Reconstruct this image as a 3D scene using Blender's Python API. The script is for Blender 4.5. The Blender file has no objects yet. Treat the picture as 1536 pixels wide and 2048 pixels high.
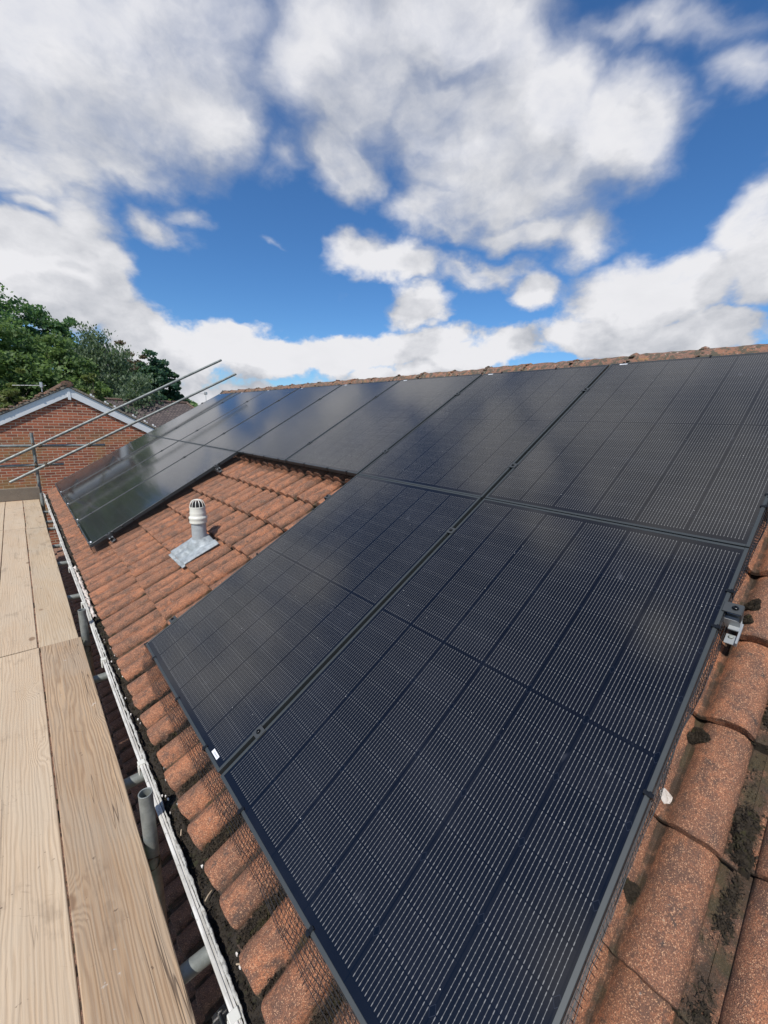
import bpy, math, random
import numpy as np
from mathutils import Vector, Matrix
SC = bpy.context.scene
COL = SC.collection
R = math.radians
random.seed(7)
RNG = np.random.default_rng(11)

# ------------------------------------------------------------------ camera
cam_d = bpy.data.cameras.new('camera')
cam = bpy.data.objects.new('camera', cam_d)
COL.objects.link(cam)
cam.matrix_world = Matrix(((0.747804, 0.123375, -0.652356, -1.9248),
                           (-0.663253, 0.18285, -0.725714, -0.156),
                           (0.029748, 0.975369, 0.218565, 0.4055),
                           (0, 0, 0, 1)))
cam_d.sensor_fit = 'VERTICAL'
cam_d.sensor_height = 24
cam_d.lens = 24 * 812.69 / 2048
cam_d.clip_start = 0.05
cam_d.clip_end = 6000
SC.camera = cam

# ------------------------------------------------------------------ light
SUN = Vector((-0.56, -0.25, 0.80)).normalized()
sun_d = bpy.data.lights.new('sun', 'SUN')
sun_d.energy = 4.0
sun_d.angle = R(0.6)
sun_d.color = (1.0, 0.955, 0.89)
sun = bpy.data.objects.new('sun', sun_d)
COL.objects.link(sun)
sun.rotation_euler = SUN.to_track_quat('Z', 'Y').to_euler()
sun.location = SUN * 30
SC.view_settings.view_transform = 'Standard'
SC.view_settings.look = 'None'
SC.view_settings.gamma = 1
SC.view_settings.exposure = 0.22
SC.render.film_transparent = False
SC.cycles.max_bounces = 8
SC.cycles.use_denoising = True
SC.cycles.sample_clamp_indirect = 4.0

# ------------------------------------------------------------------ node helper
class NT:
    def __init__(s, nt): s.nt = nt; s.N = nt.nodes; s.L = nt.links
    def new(s, t, **k):
        n = s.N.new(t)
        for a, b in k.items(): setattr(n, a, b)
        return n
    def put(s, sock, v):
        if isinstance(v, bpy.types.NodeSocket): s.L.new(v, sock)
        elif v is not None: sock.default_value = v
    def math(s, op, a, b=None, c=None, clamp=False):
        n = s.new('ShaderNodeMath', operation=op); n.use_clamp = clamp
        s.put(n.inputs[0], a); s.put(n.inputs[1], b)
        if c is not None: s.put(n.inputs[2], c)
        return n.outputs[0]
    def vm(s, op, a, b=None, out=0):
        n = s.new('ShaderNodeVectorMath', operation=op)
        s.put(n.inputs[0], a)
        if b is not None:
            s.put(n.inputs[3 if op == 'SCALE' else 1], b)
        return n.outputs[out]
    def noise(s, vec, scale, detail=4, rough=0.5, dist=0.0, out='Fac'):
        n = s.new('ShaderNodeTexNoise'); s.put(n.inputs['Vector'], vec)
        n.inputs['Scale'].default_value = scale; n.inputs['Detail'].default_value = detail
        n.inputs['Roughness'].default_value = rough; n.inputs['Distortion'].default_value = dist
        return n.outputs[out]
    def voro(s, vec, scale, out='Distance', rnd=1.0, feature='F1'):
        n = s.new('ShaderNodeTexVoronoi', feature=feature); s.put(n.inputs['Vector'], vec)
        n.inputs['Scale'].default_value = scale; n.inputs['Randomness'].default_value = rnd
        return n.outputs[out]
    def mapv(s, vec, scale=(1, 1, 1), loc=(0, 0, 0), rot=(0, 0, 0), vt='POINT'):
        n = s.new('ShaderNodeMapping', vector_type=vt); s.put(n.inputs['Vector'], vec)
        n.inputs['Scale'].default_value = scale; n.inputs['Location'].default_value = loc
        n.inputs['Rotation'].default_value = rot
        return n.outputs[0]
    def ramp(s, fac, lo, hi, a=0.0, b=1.0, smooth=True):
        n = s.new('ShaderNodeMapRange', interpolation_type='SMOOTHSTEP' if smooth else 'LINEAR')
        s.put(n.inputs['Value'], fac); s.put(n.inputs['From Min'], lo); s.put(n.inputs['From Max'], hi)
        s.put(n.inputs['To Min'], a); s.put(n.inputs['To Max'], b)
        return n.outputs[0]
    def mix(s, fac, a, b, blend='MIX'):
        n = s.new('ShaderNodeMix', data_type='RGBA', blend_type=blend)
        s.put(n.inputs['Factor'], fac)
        s.put(n.inputs[6], col(a)); s.put(n.inputs[7], col(b))
        return n.outputs[2]
    def attr(s, name, out='Fac'):
        n = s.new('ShaderNodeAttribute', attribute_name=name); return n.outputs[out]
    def sep(s, v):
        n = s.new('ShaderNodeSeparateXYZ'); s.put(n.inputs[0], v); return n.outputs
    def comb(s, x=0.0, y=0.0, z=0.0):
        n = s.new('ShaderNodeCombineXYZ')
        for i, v in enumerate((x, y, z)): s.put(n.inputs[i], v)
        return n.outputs[0]
    def bump(s, h, strength, dist):
        n = s.new('ShaderNodeBump'); s.put(n.inputs['Height'], h)
        n.inputs['Strength'].default_value = strength; n.inputs['Distance'].default_value = dist
        return n.outputs[0]
def col(c):
    if isinstance(c, (tuple, list)) and len(c) == 3: return (c[0], c[1], c[2], 1)
    return c

def material(name):
    m = bpy.data.materials.new(name); m.use_nodes = True
    nt = NT(m.node_tree)
    b = nt.N.get('Principled BSDF')
    tc = nt.new('ShaderNodeTexCoord')
    return m, nt, b, tc.outputs['Object']

# ------------------------------------------------------------------ sky with clouds
BLOBS = [(0.623, 0.589, 0.515, -1.03, 0.017, -0.803, 0.113, 0.083, 0.95),
(0.423, 0.785, 0.453, -1.097, -0.119, -0.555, 0.064, 0.051, 0.5),
(0.193, 0.884, 0.426, -1.117, -0.238, -0.329, 0.126, 0.072, 0.8),
(0.131, 0.863, 0.488, -1.036, -0.29, -0.319, 0.178, 0.155, 1.0),
(0.256, 0.803, 0.538, -0.987, -0.218, -0.451, 0.161, 0.135, 1.0),
(0.317, 0.812, 0.49, -1.05, -0.179, -0.474, 0.1, 0.071, 0.9),
(0.069, 0.92, 0.385, -1.157, -0.292, -0.2, 0.14, 0.073, 1.0),
(-0.037, 0.913, 0.405, -1.121, -0.368, -0.131, 0.147, 0.13, 1.0),
(0.485, 0.657, 0.577, -0.949, -0.138, -0.734, 0.141, 0.16, 1.0),
(0.52, 0.717, 0.464, -1.087, -0.064, -0.661, 0.089, 0.067, 1.0),
(0.574, 0.543, 0.613, -0.911, 0.024, -0.795, 0.195, 0.076, 1.0),
(0.666, 0.472, 0.578, -0.952, 0.089, -0.891, 0.114, 0.069, 0.8),
(0.723, 0.497, 0.48, -1.069, 0.081, -0.925, 0.192, 0.141, 1.15),
(0.807, 0.337, 0.484, -1.018, 0.395, -0.942, 0.099, 0.084, 1.0),
(0.734, 0.417, 0.536, -0.999, 0.13, -0.97, 0.084, 0.066, 1.0),
(0.684, 0.608, 0.403, -1.155, 0.019, -0.836, 0.133, 0.071, 1.0),
(0.796, 0.485, 0.362, -1.199, 0.077, -0.994, 0.133, 0.041, 0.8),
(0.838, 0.415, 0.355, -1.206, 0.106, -1.071, 0.077, 0.057, 0.62),
(0.647, 0.693, 0.316, -1.248, 0.052, -0.734, 0.156, 0.039, 0.9),
(0.563, 0.756, 0.334, -1.23, -0.053, -0.659, 0.064, 0.043, 0.9),
(0.762, 0.572, 0.304, -1.262, 0.032, -0.917, 0.128, 0.039, 0.8),
(0.697, 0.673, 0.245, -1.323, -0.01, -0.805, 0.08, 0.046, 0.9),
(0.83, 0.492, 0.263, -1.304, 0.052, -1.021, 0.067, 0.042, 0.7),
(0.244, 0.912, 0.331, -1.23, 0.144, -0.21, 0.088, 0.042, 0.62),
(0.302, 0.881, 0.364, -1.193, -0.167, -0.397, 0.062, 0.035, 0.6),
(0.074, 0.944, 0.323, -1.231, -0.257, -0.168, 0.071, 0.033, 0.7),
(0.932, 0.152, 0.33, -1.219, -0.294, -1.515, 0.073, 0.082, 1.0),
(0.925, 0.283, 0.252, -1.316, -0.028, -1.281, 0.155, 0.078, 1.0),
(0.955, 0.142, 0.261, -1.303, 0.173, -1.376, 0.089, 0.08, 1.0),
(0.842, 0.195, 0.504, -1.02, 0.272, -1.18, 0.047, 0.045, 0.55),
(0.766, 0.285, 0.577, -0.938, 0.222, -1.055, 0.134, 0.033, 0.6),
(0.906, 0.124, 0.404, -1.138, 0.275, -1.31, 0.066, 0.117, 0.6),
(0.048, 0.965, 0.259, -1.308, -0.042, -0.061, 0.101, 0.065, 1.0),
(0.13, 0.964, 0.232, -1.324, 0.314, -0.056, 0.103, 0.076, 1.0),
(0.059, 0.98, 0.188, -1.379, -0.179, -0.095, 0.154, 0.063, 0.9),
(0.199, 0.967, 0.159, -1.405, 0.265, -0.159, 0.093, 0.068, 0.75),
(0.265, 0.958, 0.111, -1.46, -0.086, -0.279, 0.18, 0.059, 0.9),
(0.308, 0.95, 0.043, -1.528, -0.051, -0.315, 0.324, 0.053, 0.9),
(0.687, 0.722, 0.083, -1.487, -0.027, -0.763, 0.328, 0.045, 0.8),
(0.423, 0.895, 0.139, -1.431, -0.07, -0.451, 0.175, 0.052, 1.0),
(0.574, 0.804, 0.154, -1.416, -0.045, -0.626, 0.181, 0.054, 1.0),
(0.719, 0.677, 0.155, -1.415, -0.015, -0.818, 0.176, 0.052, 1.0),
(0.826, 0.538, 0.165, -1.405, 0.015, -0.991, 0.122, 0.043, 0.85),
(0.911, 0.373, 0.178, -1.391, 0.054, -1.172, 0.143, 0.046, 1.0),
(0.964, 0.202, 0.174, -1.395, 0.091, -1.348, 0.142, 0.042, 1.0),
(0.441, 0.825, 0.355, -1.202, 0.185, -0.42, 0.056, 0.019, 0.42),
(0.488, 0.272, 0.829, 0.0, 0.0, 0.0, 0.22, 0.22, 0.95),
(0.505, 0.408, 0.761, 0.0, 0.0, 0.0, 0.16, 0.16, 0.9),
(0.412, 0.162, 0.897, 0.0, 0.0, 0.0, 0.2, 0.2, 0.95),
(0.37, 0.537, 0.758, 0.0, 0.0, 0.0, 0.17, 0.17, 0.8),
(0.571, 0.149, 0.807, 0.0, 0.0, 0.0, 0.16, 0.16, 0.9),
(0.228, 0.839, 0.493, 0.0, 0.0, 0.0, 0.1, 0.1, 0.9),
(0.3, 0.8, 0.52, 0.0, 0.0, 0.0, 0.07, 0.07, 0.8),
(-0.07, 0.841, 0.536, 0.0, 0.0, 0.0, 0.15, 0.15, 0.8),
(-0.219, 0.843, 0.492, 0.0, 0.0, 0.0, 0.16, 0.16, 0.85),
(-0.326, 0.817, 0.475, 0.0, 0.0, 0.0, 0.14, 0.14, 0.8),
(0.251, 0.415, 0.874, 0.0, 0.0, 0.0, 0.1, 0.1, 0.7),
(0.129, 0.173, 0.976, 0.0, 0.0, 0.0, 0.09, 0.09, 0.6),
(0.434, 0.581, 0.688, 0.0, 0.0, 0.0, 0.08, 0.08, 0.7),
(0.13, 0.942, 0.308, 0.0, 0.0, 0.0, 0.07, 0.07, 0.7),
(-0.449, 0.15, 0.881, 0.0, 0.0, 0.0, 0.1, 0.1, 0.55)]
def build_world():
    w = bpy.data.worlds.new('World'); SC.world = w; w.use_nodes = True
    g = bpy.data.node_groups.new('cloud_density', 'ShaderNodeTree')
    g.interface.new_socket('Dir', in_out='INPUT', socket_type='NodeSocketVector')
    g.interface.new_socket('Density', in_out='OUTPUT', socket_type='NodeSocketFloat')
    G = NT(g)
    gi = G.new('NodeGroupInput'); go = G.new('NodeGroupOutput')
    d = gi.outputs[0]
    s = G.sep(d)
    zz = s[2]
    # billow coordinates on the sky sphere, squeezed towards the horizon
    q = G.comb(s[0], s[1], G.math('MULTIPLY', zz, 1.55))
    w1 = G.vm('SCALE', G.vm('SUBTRACT', G.noise(q, 5.0, 5, 0.55, out="Color"), (0.5, 0.5, 0.5)), 0.16)
    dw = G.vm('ADD', d, w1)
    acc = None
    for (x, y, z, rx, ry, rz, r1, r2, wt) in BLOBS:
        v = G.mapv(dw, scale=(r1 * 1.36, r2 * 1.36, min(0.6, 2.2 * max(r1, r2))), loc=(x, y, z), rot=(rx, ry, rz), vt='TEXTURE')
        gr = G.new('ShaderNodeTexGradient', gradient_type='SPHERICAL'); G.L.new(v, gr.inputs[0])
        val = G.math('MULTIPLY', gr.outputs['Fac'], wt)
        acc = val if acc is None else G.math('SMOOTH_MAX', acc, val, 0.10)
    # cloud fields overhead and behind the photographer
    big = G.ramp(G.noise(G.vm('ADD', q, (3.1, 7.7, 0.4)), 2.1, 2, 0.5), 0.40, 0.60, 0.0, 0.62)
    fr = G.vm('DOT_PRODUCT', d, (0.63, 0.72, 0.28), out=1)
    big = G.math('MULTIPLY', big, G.ramp(fr, -0.20, 0.05, 1.0, 0.0))
    acc = G.math('MAXIMUM', acc, big)
    acc = G.ramp(acc, 0.03, 0.60, -0.06, 0.62, False)
    q2 = G.vm('ADD', q, G.vm('SCALE', w1, 0.7))
    n1 = G.noise(q2, 6.0, 12, 0.57, 0.0)
    n3 = G.noise(q2, 19.0, 8, 0.60, 0.0)
    nn = G.math('ADD', G.math('MULTIPLY', G.math('SUBTRACT', n1, 0.5), G.ramp(zz, 0.15, 0.6, 1.10, 0.88)), G.math('MULTIPLY', G.math('SUBTRACT', n3, 0.5), G.ramp(zz, 0.05, 0.5, 0.62, 0.14)))
    dens = G.math('ADD', acc, nn)
    G.L.new(dens, go.inputs[0])

    W = NT(w.node_tree)
    bg = W.N['Background']
    sky = W.new('ShaderNodeTexSky', sky_type='NISHITA')
    sky.sun_disc = False
    sky.sun_elevation = math.asin(SUN.z)
    sky.sun_rotation = math.atan2(SUN.x, SUN.y)
    sky.air_density = 1.0; sky.dust_density = 0.35; sky.ozone_density = 2.2; sky.altitude = 60
    tc = W.new('ShaderNodeTexCoord')
    dr = W.vm('NORMALIZE', tc.outputs['Generated'])
    def dgrp(v):
        n = W.new('ShaderNodeGroup'); n.node_tree = g; W.put(n.inputs[0], v); return n.outputs[0]
    D0 = dgrp(dr)
    D1 = dgrp(W.vm('NORMALIZE', W.vm('ADD', dr, (-0.045, -0.03, 0.075))))
    z = W.sep(dr)[2]
    cover = W.ramp(D0, W.ramp(z, 0.08, 0.55, 0.18, 0.02), W.ramp(z, 0.05, 0.60, 0.42, 0.84), 0.0, 1.0)
    # light comes from above: rims towards the sun are white, undersides and deep parts grey
    rim = W.ramp(W.math('SUBTRACT', D0, D1), -0.34, 0.30, 0.0, 1.0, False)
    thick = W.ramp(D1, 0.35, 1.0, 0.0, 1.0)
    soft = W.math('ADD', W.math('MULTIPLY', W.noise(dr, 5.0, 4, 0.5), 0.6), W.math('MULTIPLY', W.noise(W.mapv(dr, scale=(1, 1, 2.2)), 21.0, 5, 0.6), 0.4))
    shade = W.math('ADD', W.math('MULTIPLY', rim, 1.10), W.math('MULTIPLY', W.math('SUBTRACT', soft, 0.5), 0.60))
    shade = W.math('SUBTRACT', W.math('ADD', shade, 0.20), W.math('MULTIPLY', thick, 0.16))
    ccol = W.mix(W.ramp(shade, 0.05, 1.30, 0, 1, False), CLOUD_DARK, CLOUD_LIGHT)
    skyc = W.mix(1.0, sky.outputs[0], SKY_TINT, 'MULTIPLY')
    hs = W.new('ShaderNodeHueSaturation'); hs.inputs['Saturation'].default_value = 1.07
    W.L.new(skyc, hs.inputs['Color'])
    c = W.mix(cover, hs.outputs[0], ccol)
    W.L.new(c, bg.inputs[0])
    bg.inputs[1].default_value = 0.10
    w.cycles.sampling_method = 'MANUAL'; w.cycles.sample_map_resolution = 512
SKY_TINT = (0.62, 0.85, 1.10)
CLOUD_DARK = (3.8, 4.0, 4.45)
CLOUD_LIGHT = (7.2, 7.2, 7.45)
build_world()

# ------------------------------------------------------------------ mesh builder
class MB:
    def __init__(s): s.v = []; s.f = []; s.a = {}
    def add(s, vs, fs):
        o = len(s.v); s.v.extend([tuple(p) for p in vs]); s.f.extend([tuple(i + o for i in f) for f in fs])
    def box(s, x0, x1, y0, y1, z0, z1, M=None):
        vs = [(x, y, z) for z in (z0, z1) for y in (y0, y1) for x in (x0, x1)]
        if M is not None: vs = [M @ Vector(p) for p in vs]
        s.add(vs, [(0, 2, 3, 1), (4, 5, 7, 6), (0, 1, 5, 4), (2, 6, 7, 3), (0, 4, 6, 2), (1, 3, 7, 5)])
    def cbox(s, x0, x1, y0, y1, z0, z1, b=0.002, M=None):
        """box with chamfered edges"""
        vs = []; idx = {}
        X = (x0, x1); Y = (y0, y1); Z = (z0, z1)
        for i in (0, 1):
            for j in (0, 1):
                for k in (0, 1):
                    sx, sy, sz = (1, -1)[i], (1, -1)[j], (1, -1)[k]
                    for ax in range(3):
                        p = [X[i] + sx * b, Y[j] + sy * b, Z[k] + sz * b]
                        p[ax] = (X[i], Y[j], Z[k])[ax]
                        idx[(i, j, k, ax)] = len(vs); vs.append(Vector(p))
        fs = []
        for ax in range(3):
            o = [a for a in range(3) if a != ax]
            for e in (0, 1):
                q = []
                for (m, n) in ((0, 0), (1, 0), (1, 1), (0, 1)):
                    c = [0, 0, 0]; c[ax] = e; c[o[0]] = m; c[o[1]] = n
                    q.append(idx[(c[0], c[1], c[2], ax)])
                fs.append(q)
        for ax in range(3):
            o = [a for a in range(3) if a != ax]
            for m in (0, 1):
                for n in (0, 1):
                    c0 = [0, 0, 0]; c0[o[0]] = m; c0[o[1]] = n; c1 = list(c0); c1[ax] = 1
                    fs.append([idx[(*c0, o[0])], idx[(*c1, o[0])], idx[(*c1, o[1])], idx[(*c0, o[1])]])
        for i in (0, 1):
            for j in (0, 1):
                for k in (0, 1): fs.append([idx[(i, j, k, a)] for a in range(3)])
        if M is not None: vs = [M @ p for p in vs]
        s.add(vs, fs)
    def rings(s, rs, close=True, cap0=False, cap1=False):
        n = len(rs[0]); o = len(s.v)
        for r in rs: s.v.extend([tuple(p) for p in r])
        for i in range(len(rs) - 1):
            for j in range(n if close else n - 1):
                k = (j + 1) % n
                s.f.append((o + i * n + j, o + i * n + k, o + (i + 1) * n + k, o + (i + 1) * n + j))
        if cap0: s.f.append(tuple(o + j for j in reversed(range(n))))
        if cap1: s.f.append(tuple(o + (len(rs) - 1) * n + j for j in range(n)))
    def tube(s, pts, r, n=12, cap=True, rr=None):
        pts = [Vector(p) for p in pts]; rs = []
        up = None
        for i, p in enumerate(pts):
            t = (pts[min(i + 1, len(pts) - 1)] - pts[max(i - 1, 0)]).normalized()
            if up is None:
                up = Vector((0, 0, 1)) if abs(t.z) < 0.9 else Vector((1, 0, 0))
            a = t.cross(up).normalized(); b = a.cross(t).normalized(); up = b
            q = r if rr is None else rr[i]
            rs.append([p + (a * math.cos(2 * math.pi * k / n) + b * math.sin(2 * math.pi * k / n)) * q for k in range(n)])
        s.rings(rs, True, cap, cap)
    def pipe(s, a, b, r, t=0.004, n=28):
        """hollow tube with open ends"""
        a = Vector(a); b = Vector(b); d = (b - a).normalized()
        u = d.cross(Vector((0, 0, 1)) if abs(d.z) < 0.9 else Vector((1, 0, 0))).normalized(); w = u.cross(d)
        ring = lambda p, q: [p + (u * math.cos(2 * math.pi * k / n) + w * math.sin(2 * math.pi * k / n)) * q for k in range(n)]
        deep = min(0.5, (b - a).length * 0.4)
        s.rings([ring(a + d * deep, r - t), ring(a + d * 0.001, r - t), ring(a, r - t * 0.6), ring(a, r - t * 0.3), ring(a + d * 0.001, r)] +
                [ring(b - d * 0.001, r), ring(b, r - t * 0.3), ring(b, r - t * 0.6), ring(b - d * 0.001, r - t), ring(b - d * deep, r - t)], True, True, True)
    def lathe(s, prof, n=32, c=(0, 0, 0), M=None):
        rs = []
        for (r, z) in prof:
            ring = [Vector((c[0] + r * math.cos(2 * math.pi * k / n), c[1] + r * math.sin(2 * math.pi * k / n), c[2] + z)) for k in range(n)]
            if M is not None: ring = [M @ p for p in ring]
            rs.append(ring)
        s.rings(rs)
    def extr(s, prof, p0, p1, A, B, close=False):
        """extrude a 2-D profile (a,b) from p0 to p1; A, B are the profile axes"""
        rs = []
        for p in (p0, p1): rs.append([Vector(p) + Vector(A) * a + Vector(B) * b for a, b in prof])
        s.rings(rs, close)
        if close:
            o = len(s.v) - 2 * len(prof); n = len(prof)
            s.f.append(tuple(o + j for j in reversed(range(n)))); s.f.append(tuple(o + n + j for j in range(n)))
    def build(s, name, mat=None, parent=None, smooth=None, M=None, uv=None, normals=True):
        me = bpy.data.meshes.new(name)
        me.from_pydata([tuple(p) for p in s.v], [], s.f)
        for k, vals in s.a.items():
            at = me.attributes.new(k, 'FLOAT', 'POINT'); at.data.foreach_set('value', np.array(vals, 'f'))
        if normals:
            import bmesh
            bm = bmesh.new(); bm.from_mesh(me); bmesh.ops.recalc_face_normals(bm, faces=bm.faces); bm.to_mesh(me); bm.free()
        if smooth is not None:
            me.shade_smooth()
            if smooth < 180: me.set_sharp_from_angle(angle=R(smooth))
        if mat is not None: me.materials.append(mat)
        o = bpy.data.objects.new(name, me); COL.objects.link(o)
        if parent is not None: o.parent = parent
        if M is not None: o.matrix_local = M
        return o

def raw_mesh(name, V, F, mat, parent=None, attrs=None, smooth=None):
    """fast mesh from numpy arrays, F is (n,k)"""
    me = bpy.data.meshes.new(name)
    V = np.asarray(V, 'f'); F = np.asarray(F, 'i'); n, k = F.shape
    me.vertices.add(len(V)); me.vertices.foreach_set('co', V.ravel())
    me.loops.add(n * k); me.loops.foreach_set('vertex_index', F.ravel())
    me.polygons.add(n)
    me.polygons.foreach_set('loop_start', np.arange(0, n * k, k, dtype='i'))
    me.polygons.foreach_set('loop_total', np.full(n, k, 'i'))
    for a, vals in (attrs or {}).items():
        at = me.attributes.new(a, 'FLOAT', 'POINT'); at.data.foreach_set('value', np.asarray(vals, 'f'))
    me.update(calc_edges=True); me.validate()
    if smooth is not None:
        me.shade_smooth()
        if smooth < 180: me.set_sharp_from_angle(angle=R(smooth))
    me.materials.append(mat)
    o = bpy.data.objects.new(name, me); COL.objects.link(o)
    if parent is not None: o.parent = parent
    return o

def tag(o, label=None, cat=None, group=None, kind=None):
    if label: o['label'] = label
    if cat: o['category'] = cat
    if group: o['group'] = group
    if kind: o['kind'] = kind
    return o
def empty(name, M=None, label=None, cat=None, group=None):
    o = bpy.data.objects.new(name, None); COL.objects.link(o); o.empty_display_size = 0.1
    if M is not None: o.matrix_world = M
    return tag(o, label, cat, group)
def copy_tree(o, parent=None):
    c = o.copy(); COL.objects.link(c)
    if parent is not None: c.parent = parent
    for ch in list(o.children): copy_tree(ch, c)
    return c

# roof frame: u along the eaves (away), v up the slope, n out of the roof; panel glass is n = 0
CA, SA = math.cos(R(30)), math.sin(R(30))
def P(u, v, n=0.0): return Vector((v * CA - n * SA, u, v * SA + n * CA))
def roofM(u, v, n=0.0):
    p = P(u, v, n)      # local x = -u, y = v, z = n
    return Matrix(((0, CA, -SA, p.x), (-1, 0, 0, p.y), (0, SA, CA, p.z), (0, 0, 0, 1)))
def snoise(x, y, seed=0):
    """cheap smooth value noise on arrays, about -1..1"""
    r = np.random.default_rng(seed); T = r.uniform(-1, 1, (64, 64))
    xi = np.floor(x).astype(int); yi = np.floor(y).astype(int); fx = x - xi; fy = y - yi
    fx = fx * fx * (3 - 2 * fx); fy = fy * fy * (3 - 2 * fy)
    t = lambda a, b: T[a % 64, b % 64]
    return (t(xi, yi) * (1 - fx) + t(xi + 1, yi) * fx) * (1 - fy) + (t(xi, yi + 1) * (1 - fx) + t(xi + 1, yi + 1) * fx) * fy
def fbm(x, y, seed=0, o=4):
    s = 0; a = 1.0
    for i in range(o): s = s + a * snoise(x * 2 ** i, y * 2 ** i, seed + i); a *= 0.55
    return s

# ------------------------------------------------------------------ materials
def m_metal(name, c, rough=0.5, metal=0.0, spots=0.25, scale=30, bump=0.0):
    m, n, b, oc = material(name)
    k = n.noise(oc, scale, 5, 0.6); k2 = n.noise(oc, scale * 0.18, 3, 0.6)
    f = n.math('ADD', n.math('MULTIPLY', n.ramp(k, 0.35, 0.7), spots), n.math('MULTIPLY', n.ramp(k2, 0.35, 0.65), spots * 0.8), clamp=True)
    n.L.new(n.mix(f, c, tuple(x * 0.55 for x in c)), b.inputs['Base Color'])
    n.put(b.inputs['Roughness'], n.ramp(k, 0.3, 0.7, rough - 0.08, rough + 0.12, False)); b.inputs['Metallic'].default_value = metal
    if bump: n.L.new(n.bump(k, bump, 0.002), b.inputs['Normal'])
    return m
M_FRAME = m_metal('black_anodised_frame', (0.046, 0.053, 0.055), 0.42, 0.2, 0.2, 12)
M_CLAMP = m_metal('black_clamp', (0.045, 0.050, 0.053), 0.5, 0.1, 0.2, 60)
M_BOLT = m_metal('black_bolt', (0.02, 0.022, 0.025), 0.25, 0.6, 0.1, 60)
M_GALV = m_metal('weathered_galvanised_steel', (0.30, 0.32, 0.30), 0.55, 0.35, 0.6, 22, 0.25)
M_RUST = m_metal('rusty_coupler', (0.16, 0.115, 0.08), 0.7, 0.3, 0.6, 60, 0.3)
M_ALU = m_metal('aluminium_rail', (0.40, 0.42, 0.43), 0.45, 0.6, 0.2, 20)
M_WIRE = m_metal('black_coated_wire', (0.012, 0.012, 0.014), 0.5, 0.0, 0.1, 60)
M_PVC = m_metal('cream_plastic', (0.66, 0.65, 0.58), 0.4, 0.0, 0.12, 14)
M_UPVC = m_metal('white_upvc', (0.86, 0.86, 0.85), 0.4, 0.0, 0.12, 5)
M_LEAD = m_metal('lead_flashing', (0.36, 0.395, 0.41), 0.62, 0.1, 0.6, 30, 0.7)
M_PIPE = m_metal('grey_vent_pipe', (0.46, 0.49, 0.50), 0.55, 0.1, 0.45, 22, 0.2)
M_DARK = m_metal('cage_shade_black', (0.012, 0.012, 0.012), 0.9)
M_STICK = m_metal('sticker_paper', (0.75, 0.76, 0.78), 0.5, 0, 0.08, 60)
M_INK = m_metal('sticker_ink', (0.30, 0.33, 0.38), 0.5)
M_ROD = m_metal('aerial_metal', (0.55, 0.57, 0.58), 0.4, 0.5)

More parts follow.
